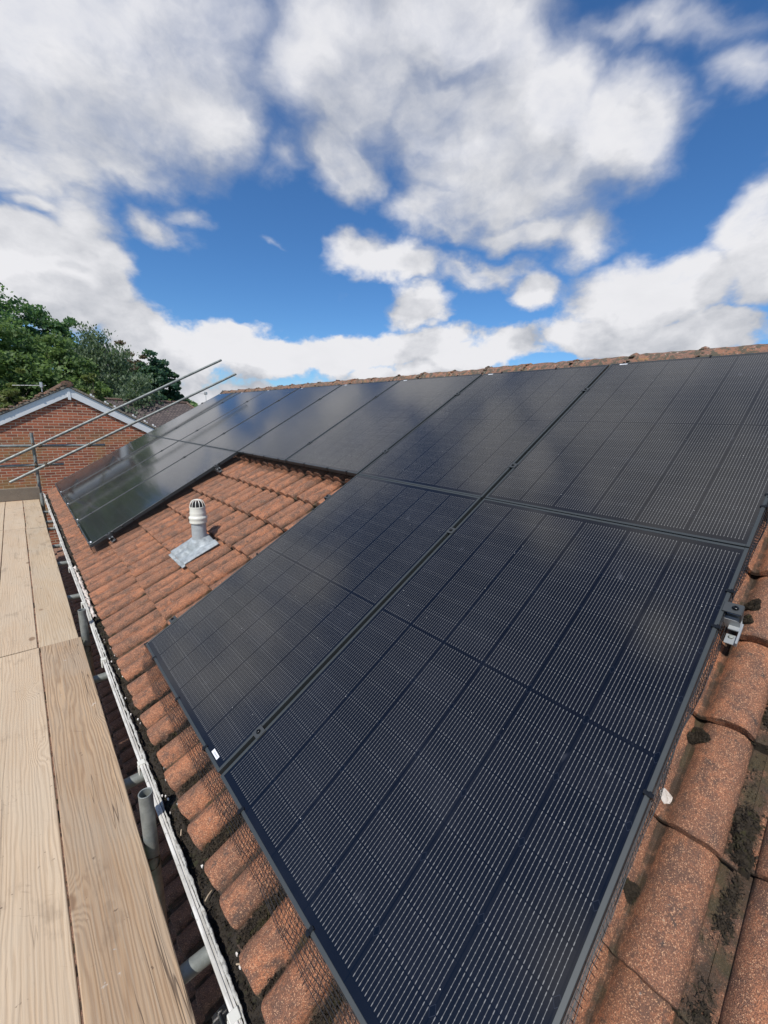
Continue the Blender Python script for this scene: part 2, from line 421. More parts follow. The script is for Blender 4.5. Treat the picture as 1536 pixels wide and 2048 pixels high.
def m_cells():
    m, n, b, oc = material('solar_cells')
    uv = n.new('ShaderNodeUVMap'); uv.uv_map = 'UVMap'
    s = n.sep(uv.outputs[0]); x, y = s[0], s[1]
    xm = n.math('SUBTRACT', x, 0.0165)
    xc = n.math('MULTIPLY', n.math('FRACT', n.math('DIVIDE', xm, 0.1835)), 0.1835)
    inx = n.math('MULTIPLY', n.math('GREATER_THAN', xm, 0.0), n.math('LESS_THAN', xm, 1.101))
    p = 0.0109
    wi = n.math('DIVIDE', n.math('SUBTRACT', xc, 0.92 * p), p)
    dl = n.math('MULTIPLY', n.math('ABSOLUTE', n.math('SUBTRACT', n.math('FRACT', n.math('ADD', wi, 0.5)), 0.5)), p)
    inw = n.math('MULTIPLY', n.math('GREATER_THAN', wi, -0.5), n.math('LESS_THAN', wi, 15.5))
    # rows: two strings of nine half cells about a middle gap
    ym = n.math('ABSOLUTE', n.math('SUBTRACT', y, 0.881))
    yr = n.math('SUBTRACT', ym, 0.0045)
    yc = n.math('MULTIPLY', n.math('FRACT', n.math('DIVIDE', yr, 0.0935)), 0.0935)
    iny = n.math('MULTIPLY', n.math('GREATER_THAN', yr, 0.0), n.math('LESS_THAN', yr, 0.8415))
    rowgap = n.math('LESS_THAN', n.math('MINIMUM', yc, n.math('SUBTRACT', 0.0935, yc)), 0.0011)
    colgap = n.math('LESS_THAN', n.math('MINIMUM', xc, n.math('SUBTRACT', 0.1835, xc)), 0.0016)
    # pads along each wire
    pd = n.math('MULTIPLY', n.math('ABSOLUTE', n.math('SUBTRACT', n.math('FRACT', n.math('DIVIDE', yc, 0.01558)), 0.5)), 0.01558)
    pad = n.math('LESS_THAN', pd, 0.0013)
    nearrow = n.math('LESS_THAN', n.math('ABSOLUTE', n.math('SUBTRACT', n.math('MINIMUM', yc, n.math('SUBTRACT', 0.0935, yc)), 0.0055)), 0.0028)
    hot = n.math('MAXIMUM', pad, nearrow)
    wid = n.math('ADD', 0.00085, n.math('MULTIPLY', hot, 0.00045))
    line = n.math('MULTIPLY', n.math('SUBTRACT', 1.0, n.math('DIVIDE', dl, wid), clamp=True), n.math('MULTIPLY', inw, n.math('MULTIPLY', inx, iny)))
    line = n.math('MULTIPLY', line, n.math('SUBTRACT', 1.0, rowgap))
    # tiny chamfer diamonds where four cells meet
    cx = n.math('MINIMUM', xc, n.math('SUBTRACT', 0.1835, xc))
    y2 = n.math('MULTIPLY', n.math('FRACT', n.math('DIVIDE', yr, 0.187)), 0.187)
    cy = n.math('MINIMUM', y2, n.math('SUBTRACT', 0.187, y2))
    dia = n.math('LESS_THAN', n.math('ADD', cx, n.math('MULTIPLY', cy, 0.7)), 0.0085)
    edge = n.math('MULTIPLY', n.math('LESS_THAN', n.math('ABSOLUTE', n.math('SUBTRACT', n.math('ADD', cx, n.math('MULTIPLY', cy, 0.7)), 0.0085)), 0.0006), 0.5)
    # every cell is a touch different
    cid = n.comb(n.math('FLOOR', n.math('DIVIDE', xm, 0.1835)), n.math('FLOOR', n.math('DIVIDE', yr, 0.0935)), n.math('GREATER_THAN', y, 0.881))
    wn = n.new('ShaderNodeTexWhiteNoise'); n.L.new(cid, wn.inputs['Vector'])
    base = n.mix(wn.outputs['Value'], (0.0035, 0.0036, 0.0052), (0.0060, 0.0060, 0.0080))
    base = n.mix(n.math('MAXIMUM', n.math('MAXIMUM', rowgap, colgap), dia), base, (0.0022, 0.0026, 0.0045))
    base = n.mix(edge, base, (0.03, 0.035, 0.05))
    # fine fingers merge into a faint sheen; dust and dried water marks
    dust = n.math('MULTIPLY', n.ramp(n.noise(oc, 3.2, 6, 0.65), 0.42, 0.75), 0.012)
    spl = n.math('MULTIPLY', n.ramp(n.noise(n.mapv(oc, scale=(1, 0.55, 1)), 19, 3, 0.5), 0.62, 0.8), n.ramp(n.noise(oc, 2.1, 2, 0.5), 0.52, 0.66))
    spk = n.math('LESS_THAN', n.voro(oc, 26), 0.035)
    base = n.mix(n.math('ADD', dust, n.math('MULTIPLY', spl, 0.07)), base, (0.42, 0.44, 0.52))
    base = n.mix(n.math('MULTIPLY', line, n.math('ADD', 0.33, n.math('MULTIPLY', hot, 0.13))), base, (0.52, 0.52, 0.50))
    base = n.mix(n.math('MULTIPLY', spk, n.math('GREATER_THAN', n.noise(oc, 9, 2), 0.56)), base, (0.5, 0.5, 0.48))
    n.L.new(base, b.inputs['Base Color'])
    n.put(b.inputs['Roughness'], n.math('ADD', 0.085, n.math('MULTIPLY', spl, 0.10)))
    b.inputs['IOR'].default_value = 1.52; b.inputs['Specular IOR Level'].default_value = 0.52
    b.inputs['Sheen Weight'].default_value = 0.06; b.inputs['Sheen Roughness'].default_value = 0.4; b.inputs['Sheen Tint'].default_value = (1, 0.93, 0.86, 1)
    return m
M_CELLS = m_cells()

def m_tile(name, warm=(0.47, 0.180, 0.083), dull=(0.250, 0.112, 0.062), dark=(0.060, 0.048, 0.040), moss=True):
    m, n, b, oc = material(name)
    tid = n.attr('tile'); val = n.attr('valley')
    off = n.vm('ADD', oc, n.comb(n.math('MULTIPLY', tid, 13.0), n.math('MULTIPLY', tid, 7.0), 0.0))
    a = n.noise(n.mapv(off, scale=(0.6, 1.8, 1)), 6.5, 6, 0.62)
    c = n.mix(n.ramp(a, 0.36, 0.66), dull, warm)
    c = n.mix(n.math('MULTIPLY', n.ramp(tid, 0.3, 1.0), 0.65), c, dull)
    c = n.mix(n.math('MULTIPLY', n.ramp(n.noise(n.mapv(off, scale=(1, 1.6, 1)), 10, 5, 0.65), 0.54, 0.64), 0.75), c, (0.10, 0.062, 0.046))
    c = n.mix(n.math('MULTIPLY', n.ramp(n.noise(off, 17, 5, 0.7), 0.46, 0.62), 0.70), c, (0.115, 0.064, 0.045))
    # black lichen spots, pale lichen specks
    ls = n.math('MULTIPLY', n.ramp(n.noise(off, 26, 3, 0.6), 0.60, 0.69), n.ramp(n.noise(off, 5, 3, 0.5), 0.40, 0.54))
    c = n.mix(n.math('MULTIPLY', ls, 0.85), c, dark)
    c = n.mix(n.math('MULTIPLY', n.ramp(n.noise(off, 41, 3, 0.6), 0.70, 0.76), 0.7), c, (0.50, 0.46, 0.40))
    # granules: pale grit and dark pits
    g = n.voro(oc, 560, 'Color'); gs = n.sep(g)
    c = n.mix(n.math('MULTIPLY', n.math('GREATER_THAN', gs[0], 0.90), 0.68), c, (0.62, 0.35, 0.20))
    c = n.mix(n.math('MULTIPLY', n.math('LESS_THAN', gs[0], 0.42), 0.62), c, (0.075, 0.042, 0.030))
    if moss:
        mv = n.ramp(n.math('ADD', val, n.math('MULTIPLY', n.math('SUBTRACT', n.noise(oc, 22, 4, 0.6), 0.5), 1.0)), 0.55, 0.95)  # valley dirt and moss, plus the shade painted below tile lips
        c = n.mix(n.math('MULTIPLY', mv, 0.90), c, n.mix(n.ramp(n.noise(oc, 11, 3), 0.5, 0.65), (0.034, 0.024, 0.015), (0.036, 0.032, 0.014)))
    n.L.new(c, b.inputs['Base Color'])
    n.put(b.inputs['Roughness'], n.ramp(gs[1], 0.7, 1.0, 0.85, 0.30))
    h = n.math('ADD', n.math('MULTIPLY', n.voro(oc, 560), 0.6), n.math('MULTIPLY', n.noise(oc, 60, 5, 0.7), 1.2))
    n.L.new(n.bump(h, 0.75, 0.0035), b.inputs['Normal'])
    return m
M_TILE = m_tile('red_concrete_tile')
M_TILE2 = m_tile('brown_concrete_tile', (0.30, 0.15, 0.095), (0.21, 0.115, 0.078))
M_TILE3 = m_tile('dark_plain_tile', (0.10, 0.075, 0.068), (0.065, 0.052, 0.050), moss=False)

def m_ridge():
    m, n, b, oc = material('lichened_ridge_tile')
    a = n.noise(oc, 24, 6, 0.7); a2 = n.noise(oc, 9, 5, 0.6)
    c = n.mix(n.ramp(a2, 0.4, 0.62), (0.20, 0.11, 0.08), (0.25, 0.12, 0.07))
    c = n.mix(n.ramp(a, 0.45, 0.55), c, (0.085, 0.072, 0.050))
    c = n.mix(n.math('MULTIPLY', n.ramp(n.noise(oc, 50, 4, 0.6), 0.64, 0.72), 0.8), c, (0.62, 0.58, 0.48))
    c = n.mix(n.math('MULTIPLY', n.ramp(n.noise(n.vm('ADD', oc, (5, 5, 5)), 15, 4, 0.6), 0.60, 0.70), 0.5), c, (0.34, 0.20, 0.06))
    n.L.new(c, b.inputs['Base Color']); b.inputs['Roughness'].default_value = 0.9
    n.L.new(n.bump(a, 0.9, 0.012), b.inputs['Normal'])
    return m
M_RIDGE = m_ridge()

def m_rough(name, cols, scale, bump=0.8, dist=0.01, rough=0.9):
    m, n, b, oc = material(name)
    a = n.noise(oc, scale, 7, 0.72)
    c = n.mix(n.ramp(a, 0.35, 0.5), cols[0], cols[1])
    if len(cols) > 2: c = n.mix(n.ramp(n.noise(oc, scale * 0.37, 4, 0.6), 0.52, 0.68), c, cols[2])
    if len(cols) > 3: c = n.mix(n.ramp(n.noise(oc, scale * 1.7, 3, 0.6), 0.66, 0.72), c, cols[3])
    n.L.new(c, b.inputs['Base Color']); b.inputs['Roughness'].default_value = rough
    n.L.new(n.bump(a, bump, dist), b.inputs['Normal'])
    return m
M_MOSS = m_rough('dark_moss', [(0.012, 0.009, 0.006), (0.040, 0.028, 0.016), (0.046, 0.040, 0.012), (0.16, 0.10, 0.06)], 95, 1.0, 0.012)
M_SOIL = m_rough('gutter_silt', [(0.010, 0.008, 0.006), (0.030, 0.023, 0.016), (0.032, 0.032, 0.013), (0.12, 0.09, 0.065)], 60, 1.0, 0.012)
M_CRUST = m_rough('pale_lichen_crust', [(0.42, 0.36, 0.30), (0.66, 0.60, 0.54), (0.55, 0.42, 0.38), (0.10, 0.07, 0.05)], 55, 1.0, 0.01)
M_LICH = m_rough('grey_lichen_lip', [(0.20, 0.19, 0.17), (0.44, 0.43, 0.39), (0.33, 0.31, 0.27), (0.10, 0.08, 0.06)], 120, 1.0, 0.004)
M_CHIP = m_rough('pale_chips', [(0.5, 0.45, 0.4), (0.75, 0.7, 0.64)], 60, 0.5, 0.003)
M_MORT = m_rough('ridge_mortar', [(0.16, 0.13, 0.10), (0.28, 0.24, 0.19), (0.10, 0.085, 0.06)], 30, 1.0, 0.012)
M_PAVE = m_rough('grey_paving', [(0.17, 0.16, 0.15), (0.23, 0.215, 0.20), (0.20, 0.18, 0.17)], 3, 0.3, 0.01)
M_GRASS = m_rough('grass_ground', [(0.035, 0.06, 0.018), (0.065, 0.095, 0.03), (0.09, 0.09, 0.04)], 0.6, 0.5, 0.05)
M_TWIG = m_rough('dry_twig', [(0.22, 0.16, 0.10), (0.36, 0.28, 0.19)], 60, 0.4, 0.002)

def m_gutter():
    m, n, b, oc = material('weathered_white_gutter')
    a = n.noise(n.mapv(oc, scale=(1, 0.15, 1)), 55, 6, 0.7)
    c = n.mix(n.ramp(a, 0.42, 0.60), (0.62, 0.60, 0.55), (0.44, 0.42, 0.37))
    c = n.mix(n.math('MULTIPLY', n.ramp(n.noise(oc, 45, 4, 0.7), 0.60, 0.68), 0.8), c, (0.12, 0.11, 0.085))
    n.L.new(c, b.inputs['Base Color']); b.inputs['Roughness'].default_value = 0.55
    return m
M_GUT = m_gutter()

def m_wood(name, a=(0.245, 0.150, 0.082), bcol=(0.47, 0.325, 0.195), grey=(0.34, 0.27, 0.195), seed=0.0, bandf=1.0, crackf=1.0):
    m, n, b, oc = material(name)
    oi = n.new('ShaderNodeObjectInfo')
    o2 = n.vm('ADD', oc, n.comb(n.math('MULTIPLY', oi.outputs['Random'], 5.0), n.math('MULTIPLY', oi.outputs['Random'], 37.0), seed))
    s = n.sep(o2)
    # plain-sawn grain: contours of a slow warped field, stretched along the board
    fld = n.noise(n.mapv(o2, scale=(6.0, 0.55, 6.0)), 1.0, 3, 0.5, 0.3)
    fld = n.math('ADD', n.math('MULTIPLY', fld, 11.0 * bandf), n.math('MULTIPLY', s[0], 74.0))
    fld = n.math('ADD', fld, n.math('MULTIPLY', n.noise(n.mapv(o2, scale=(30, 3, 30)), 1.0, 3), 2.2))
    kv = n.voro(n.mapv(o2, scale=(1.0, 0.55, 0.02)), 4.2)
    fld = n.math('ADD', fld, n.ramp(kv, 0.0, 0.30, 5.0, 0.0))
    ring = n.math('ABSOLUTE', n.math('SUBTRACT', n.math('FRACT', fld), 0.5))
    gr = n.ramp(ring, 0.02, 0.42)
    fine = n.noise(n.mapv(o2, scale=(190, 3.5, 190)), 1.0, 4, 0.6)
    blot = n.noise(n.mapv(o2, scale=(3, 1.1, 3)), 1.6, 4, 0.6)
    c = n.mix(n.math('ADD', n.math('MULTIPLY', gr, n.ramp(n.noise(n.mapv(o2, scale=(7, 0.8, 7)), 1.0, 3), 0.35, 0.65, 0.25, 0.75)), 0.18), a, bcol)
    c = n.mix(n.math('MULTIPLY', n.ramp(fine, 0.35, 0.7), 0.60), c, grey)
    c = n.mix(n.math('MULTIPLY', n.ramp(blot, 0.42, 0.68), 0.55), c, grey)
    # drying cracks and scratches
    cr = n.noise(n.mapv(o2, scale=(26, 0.75, 26)), 1.0, 2, 0.5, 0.2)
    crack = n.math('MULTIPLY', n.ramp(n.math('ABSOLUTE', n.math('SUBTRACT', cr, 0.5)), 0.0, 0.010, 1.0, 0.0), n.ramp(n.noise(n.mapv(o2, scale=(5, 1.3, 5)), 1.0, 2), 0.44, 0.56))
    crack = n.math('MULTIPLY', crack, crackf)
    sc = n.noise(n.mapv(n.mapv(o2, rot=(0, 0, 0.8)), scale=(3.2, 26, 10)), 1.0, 2, 0.5)
    scr = n.math('MULTIPLY', n.ramp(n.math('ABSOLUTE', n.math('SUBTRACT', sc, 0.5)), 0.0, 0.005, 1.0, 0.0), n.ramp(n.noise(o2, 5, 2), 0.56, 0.62))
    c = n.mix(n.math('MULTIPLY', crack, 0.80), c, (0.07, 0.045, 0.028))
    c = n.mix(n.math('MULTIPLY', scr, 0.45), c, (0.14, 0.09, 0.055))
    spots = n.math('MAXIMUM', n.ramp(n.noise(o2, 34, 3, 0.6), 0.70, 0.74), n.math('MULTIPLY', n.ramp(n.noise(n.mapv(o2, scale=(2.2, 1, 1)), 3.1, 5, 0.65), 0.60, 0.70), 0.35))
    c = n.mix(n.math('MULTIPLY', spots, 0.7), c, (0.08, 0.05, 0.03))
    cem = n.math('MULTIPLY', n.ramp(n.noise(o2, 17, 5, 0.7), 0.66, 0.72), n.ramp(n.noise(o2, 1.3, 2), 0.5, 0.6))
    c = n.mix(n.math('MULTIPLY', cem, 0.6), c, (0.62, 0.58, 0.52))
    # knots
    kn = n.ramp(kv, 0.055, 0.10, 1.0, 0.0)
    c = n.mix(n.math('MULTIPLY', kn, 0.75), c, (0.17, 0.095, 0.05))
    n.L.new(c, b.inputs['Base Color']); b.inputs['Roughness'].default_value = 0.8
    h = n.math('SUBTRACT', n.math('ADD', n.math('MULTIPLY', gr, 0.5), n.math('MULTIPLY', fine, 0.6)), n.math('MULTIPLY', crack, 1.6))
    n.L.new(n.bump(h, 0.55, 0.0022), b.inputs['Normal'])
    return m
M_WOOD = m_wood('scaffold_board_wood')
M_WOODP = m_wood('pale_scaffold_board_wood', (0.40, 0.285, 0.180), (0.59, 0.455, 0.310), (0.48, 0.385, 0.275), 3.0, 0.6, 0.35)
M_WOODM = m_wood('yellowed_scaffold_board_wood', (0.35, 0.245, 0.145), (0.54, 0.415, 0.275), (0.44, 0.36, 0.26), 6.0, 0.8, 0.7)
M_WOODG = m_wood('grey_toe_board_wood', (0.17, 0.135, 0.10), (0.25, 0.205, 0.155), (0.21, 0.18, 0.14), 9.0, 1.0, 0.6)

def m_brick(name, axis, warm=(0.52, 0.150, 0.070), stain=True):
    m, n, b, oc = material(name)
    s = n.sep(oc)
    vec = n.comb(s[axis], s[2], 0.0)
    br = n.new('ShaderNodeTexBrick'); n.L.new(vec, br.inputs['Vector'])
    br.inputs['Scale'].default_value = 1; br.inputs['Brick Width'].default_value = 0.225
    br.inputs['Row Height'].default_value = 0.075; br.inputs['Mortar Size'].default_value = 0.0065
    br.inputs['Mortar Smooth'].default_value = 0.1; br.inputs['Bias'].default_value = 0.0
    br.inputs['Color1'].default_value = (warm[0], warm[1], warm[2], 1)
    br.inputs['Color2'].default_value = (warm[0] * 0.48, warm[1] * 0.50, warm[2] * 0.60, 1)
    br.inputs['Mortar'].default_value = (0.60, 0.48, 0.36, 1)
    c = br.outputs['Color']
    c = n.mix(n.math('MULTIPLY', n.ramp(n.noise(oc, 40, 5, 0.7), 0.45, 0.7), 0.35), c, (0.16, 0.07, 0.05))
    if stain:
        st = n.math('MULTIPLY', n.ramp(n.noise(oc, 1.3, 5, 0.6), 0.44, 0.62), n.ramp(s[2], 0.2, -0.9, 0.0, 1.0))
        c = n.mix(n.math('MULTIPLY', st, 0.55), c, (0.34, 0.24, 0.085))
    n.L.new(c, b.inputs['Base Color']); b.inputs['Roughness'].default_value = 0.9
    n.L.new(n.bump(n.math('SUBTRACT', 1.0, br.outputs['Fac']), 0.6, 0.006), b.inputs['Normal'])
    return m
M_BRICK_G = m_brick('red_brick_gable', 0)
M_BRICK_W = m_brick('red_brick_wall', 1, stain=False)
M_GLASS = m_metal('window_glass', (0.03, 0.035, 0.04), 0.08)

def m_leaf(name, a, bcol, rough=0.55):
    m, n, b, oc = material(name)
    v = n.attr('tone')
    c = n.mix(v, a, bcol)
    c = n.mix(n.math('MULTIPLY', n.ramp(n.noise(oc, 0.7, 3), 0.4, 0.65), 0.45), c, tuple((x + y) * 0.36 for x, y in zip(a, bcol)))
    n.L.new(c, b.inputs['Base Color']); b.inputs['Roughness'].default_value = rough
    tr = n.new('ShaderNodeBsdfTranslucent'); n.L.new(n.mix(0.5, c, (0.14, 0.22, 0.04)), tr.inputs['Color'])
    mx = n.new('ShaderNodeMixShader'); mx.inputs[0].default_value = 0.55
    n.L.new(b.outputs[0], mx.inputs[1]); n.L.new(tr.outputs[0], mx.inputs[2])
    out = n.N['Material Output']; n.L.new(mx.outputs[0], out.inputs['Surface'])
    return m
M_BARK = m_rough('bark', [(0.05, 0.04, 0.03), (0.11, 0.09, 0.07)], 12, 0.8, 0.03)
M_BIRCH = m_rough('birch_bark', [(0.10, 0.09, 0.08), (0.42, 0.41, 0.38), (0.30, 0.28, 0.26)], 5, 0.4, 0.01)

def world_part(mb, name, mat, root, smooth=None):
    o = mb.build(name, mat, root, smooth); o.matrix_parent_inverse = root.matrix_basis.inverted(); return o
def adopt(o, root):
    o.parent = root; o.matrix_parent_inverse = root.matrix_basis.inverted(); return o

GZ = -6.3
# ------------------------------------------------------------------ ground
b = MB(); b.add([(-1500, -1500, GZ), (1500, -1500, GZ), (1500, 1500, GZ), (-1500, 1500, GZ)], [(0, 1, 2, 3)])
tag(b.build('ground', M_GRASS), kind='structure')
b = MB(); b.add([(-4.5, -4, GZ + .004), (-1.36, -4, GZ + .004), (-1.36, 11, GZ + .004), (-4.5, 11, GZ + .004)], [(0, 1, 2, 3)])
tag(b.build('patio_paving', M_PAVE), kind='structure')

# ------------------------------------------------------------------ our house
house = empty('brick_house', Matrix.Translation((1.8, 3.6, GZ)), 'brick house in the foreground whose red tiled roof carries all the solar panels', 'house')
TW, U0, GAUGE, V0, NB = 0.305, -0.168, 0.325, -1.947, -0.162
def tile_prof():
    s = [0.0, 0.014, 0.026]; h = [0.002, 0.0, 0.001]; va = [1.0, 1.0, 0.9]
    def roll(a, c, end):
        for t in np.cos(np.linspace(math.pi, 0, 11)):
            s.append((a + c) / 2 + (c - a) / 2 * t); h.append(0.045 * max(0.0, 1 - abs(t) ** 2.2) ** 0.55)
            va.append(max(0.0, (abs(t) - 0.84) / 0.16) * 0.9)
    roll(0.029, 0.1440, 0); h[-1] = 0.009
    s.append(0.1525); h.append(0.004); va.append(1.0)
    roll(0.1610, 0.2760, 0); h[14 + 1] = 0.009
    s += [0.279, 0.292, 0.304]; h += [0.001, 0.0, 0.002]; va += [0.9, 1.0, 1.0]
    return np.array(s), np.array(h), np.array(va)
def tile_field(j0, j1, c0, c1, to_world, seed, lift=0.040):
    s, h, va = tile_prof(); m = len(s)
    dvs = np.array([0.010, 0.0, 0.0005, 0.005, 0.020, 0.09, 0.17, 0.25, 0.30, 0.345])
    dns = np.array([-0.044, -0.034, -0.0060, -0.0010, 0, 0, 0, 0, 0, 0.0])
    moss_shade = np.array([1.1, 0.9, 0.35, 0, 0, 0, 0, 0.02, 0.22, 0.7])  # moss near the laps; lower lip rows also carry painted shade
    r = len(dvs); V = []; F = []; A = []; B = []; base = 0
    rg = np.random.default_rng(seed)
    grid = np.arange(m * r).reshape(r, m)
    q = np.stack([grid[:-1, :-1], grid[:-1, 1:], grid[1:, 1:], grid[1:, :-1]], -1).reshape(-1, 4)
    for c in range(c0, c1):
        for j in range(j0, j1):
            ju, jv, jn, tw, tid = rg.normal(0, .0010), rg.normal(0, .0028), rg.normal(0, .0012), rg.normal(0, .004), rg.uniform()
            S, DV = np.meshgrid(s, dvs); H = np.tile(h, (r, 1)); DN = np.repeat(dns[:, None], m, 1)
            n = NB + H + lift * (1 - DV / GAUGE) + DN * (0.25 + 0.75 * (H / .045)) - (DN < -.02) * .004 + jn + tw * (S - .15)
            chip = fbm((S + j) * 30, DV * 0 + c * 3.7, seed) * 0.0034
            v = V0 + c * GAUGE + DV + jv + tw * 1.2 * (S - .15) + chip * (DV < .01)
            if c == c0: v = v - 0.0
            u = U0 + j * TW + S + ju
            n = n + fbm(u * 9, v * 9, seed + 3, 3) * 0.0018
            V.append(np.stack(to_world(u.ravel(), v.ravel(), n.ravel()), -1)); F.append(q + base); base += m * r
            A.append(np.full(m * r, tid)); B.append(np.clip(np.tile(va, (r, 1)) * 0.9 + moss_shade[:, None] * 0.5, 0, 1).ravel())
    return np.concatenate(V), np.concatenate(F), {'tile': np.concatenate(A), 'valley': np.concatenate(B)}
def Pw(u, v, n): return (v * CA - n * SA, u, v * SA + n * CA)
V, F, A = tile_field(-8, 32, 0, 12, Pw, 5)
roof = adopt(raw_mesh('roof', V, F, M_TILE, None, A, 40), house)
# last short course under the ridge and the hidden far slope
b = MB()
XR, ZR = 1.80, 0.885
b.add([(XR, -2.6, ZR), (XR, 9.58, ZR), (5.4, 9.58, ZR - 3.6 * math.tan(R(30))), (5.4, -2.6, ZR - 3.6 * math.tan(R(30)))], [(0, 1, 2, 3)])
p = [P(-2.6, 1.94, -.135), P(9.58, 1.94, -.135)]
b.add([p[0], p[1], (XR, 9.58, ZR), (XR, -2.6, ZR)], [(0, 1, 2, 3)])
# underlay closing the tile laps from below
b.add([P(-2.6, -1.90, -.20), P(9.56, -1.90, -.20), P(9.56, 2.0, -.20), P(-2.6, 2.0, -.20)], [(0, 1, 2, 3)])
bk = world_part(b, 'far_slope', M_TILE2, house)
# ridge
rd = MB(); mt = MB()
y = -2.5
rr = random.Random(3)
while y < 9.5:
    y1 = min(y + 0.448, 9.60); cz = 0.842 + rr.uniform(-.004, .004); cx = 1.80 + rr.uniform(-.005, .005)
    rs = []
    for k, yy in enumerate(np.linspace(y, y1, 12)):
        rad = 0.126 + (0.004 if k in (0, 11) else 0)
        rs.append([Vector((cx + rad * math.cos(a) * 1.02, yy, cz + rad * math.sin(a) * (1.0) + 0.003 * math.sin(a * 9 + yy * 30) + rr.uniform(-.004, .005))) for a in np.linspace(math.pi * 1.12, -math.pi * 0.12, 18)])
    rd.rings(rs, False)
    # mortar joint and bedding lumps
    for a in np.linspace(math.pi * 1.1, 0, 13):
        rad = 0.128 + rr.uniform(-.004, .010); s_ = rr.uniform(.012, .026)
        c = Vector((cx + rad * math.cos(a), y1 + rr.uniform(-.012, .012), cz + rad * math.sin(a)))
        ring = [[c + Vector((math.cos(q) * w * s_ * rr.uniform(.7, 1.2), math.sin(q) * w * s_ * rr.uniform(.7, 1.2), hh * s_ * .6)) for q in np.linspace(0, 2 * math.pi, 7)[:-1]] for w, hh in ((.2, -.9), (1, -.3), (1, .3), (.2, .9))]
        mt.rings(ring, True, True, True)
    y = y1
rd.add(mt.v, mt.f)
ridge = world_part(rd, 'ridge_tiles', M_RIDGE, house, 60)
u = np.linspace(-2.5, 9.55, 700); t = np.linspace(0, 1, 6); Ug, Tg = np.meshgrid(u, t, indexing='ij')
nz = fbm(Ug * 14, Tg * 4, 9, 4)
vv = 1.895 + Tg * 0.09 + 0.008 * nz; nn = -0.125 + Tg * 0.055 + 0.010 * fbm(Ug * 21 + 4, Tg * 5, 12, 4)
gi = np.arange(Ug.size).reshape(Ug.shape)
Q = np.stack([gi[:-1, :-1], gi[1:, :-1], gi[1:, 1:], gi[:-1, 1:]], -1).reshape(-1, 4)
bed = adopt(raw_mesh('mortar_bed', np.stack(Pw(Ug.ravel(), vv.ravel(), nn.ravel()), -1), Q, M_MORT, None, None, 60), house)

# walls, fascia, soffit, verge
b = MB(); b.box(-1.36, 5.0, -2.4, 9.42, GZ, -1.12); world_part(b, 'wall', M_BRICK_W, house)
b = MB()
b.add([(-1.35, 9.42, -1.12), (1.80, 9.42, .76), (4.95, 9.42, -1.12), (-1.35, 9.36, -1.12), (1.80, 9.36, .76), (4.95, 9.36, -1.12)], [(0, 1, 2), (3, 5, 4), (0, 3, 4, 1), (1, 4, 5, 2)])
world_part(b, 'gable_wall', M_BRICK_G, house)
b = MB(); b.cbox(-1.578, -1.556, -2.5, 9.5, -1.30, -1.105); world_part(b, 'fascia', M_UPVC, house)
b = MB(); b.box(-1.556, -1.362, -2.5, 9.5, -1.296, -1.284); world_part(b, 'soffit', M_UPVC, house)
b = MB(); b.cbox(-0.02, 0.02, 9.50, 9.56, -0.0, 0.0); b = MB()
vm = [P(9.50, -1.93, -.215), P(9.50, 2.02, -.215), P(9.50, 2.02, -.158), P(9.50, -1.93, -.158)]
b.add([tuple(q) for q in vm] + [(q.x, q.y + .05, q.z) for q in vm], [(0, 1, 2, 3), (7, 6, 5, 4), (0, 4, 5, 1), (1, 5, 6, 2), (2, 6, 7, 3), (3, 7, 4, 0)])
world_part(b, 'verge_strip', M_MORT, house)

# gutter: half round, profile in (x, z)
gut_pts = [(-1.6995, -1.103), (-1.7000, -1.100), (-1.6960, -1.098), (-1.6905, -1.0985), (-1.6890, -1.103), (-1.6868, -1.103), (-1.6855, -1.100), (-1.6815, -1.1005), (-1.6805, -1.108)]
inner = [(-1.6425 + .052 * math.cos(a), -1.112 + .058 * math.sin(a) * 1.0) for a in np.linspace(math.radians(176), math.radians(362), 14)][1:]
outer = [(-1.6425 + .056 * math.cos(a), -1.112 + .062 * math.sin(a)) for a in np.linspace(math.radians(362), math.radians(184), 14)]
gp = gut_pts + [(x + 0.004, z) for x, z in inner] + outer
b = MB()
ys = np.linspace(-2.5, 9.62, 46); rs = []
for yy in ys:
    dx = 0.002 * math.sin(yy * 2.1) + (0.003 if yy > 3.2 else 0) * 1.0; dz = 0.003 * math.sin(yy * 1.3 + 1)
    rs.append([Vector((x + dx, yy, z + dz)) for x, z in gp])
b.rings(rs, True, True, True)
gutter = world_part(b, 'gutter', M_GUT, house, 50)
for yy in (0.62, 1.655, 2.68, 3.70, 4.72, 5.74, 6.76, 7.78, 8.80, 9.60):
    b = MB()
    b.cbox(-1.7060, -1.6780, yy - .014, yy + .014, -1.112, -1.0935, .002)
    b.cbox(-1.7070, -1.7005, yy - .012, yy + .012, -1.150, -1.112, .0015)
    o = b.build('gutter_clip', M_PVC, gutter)
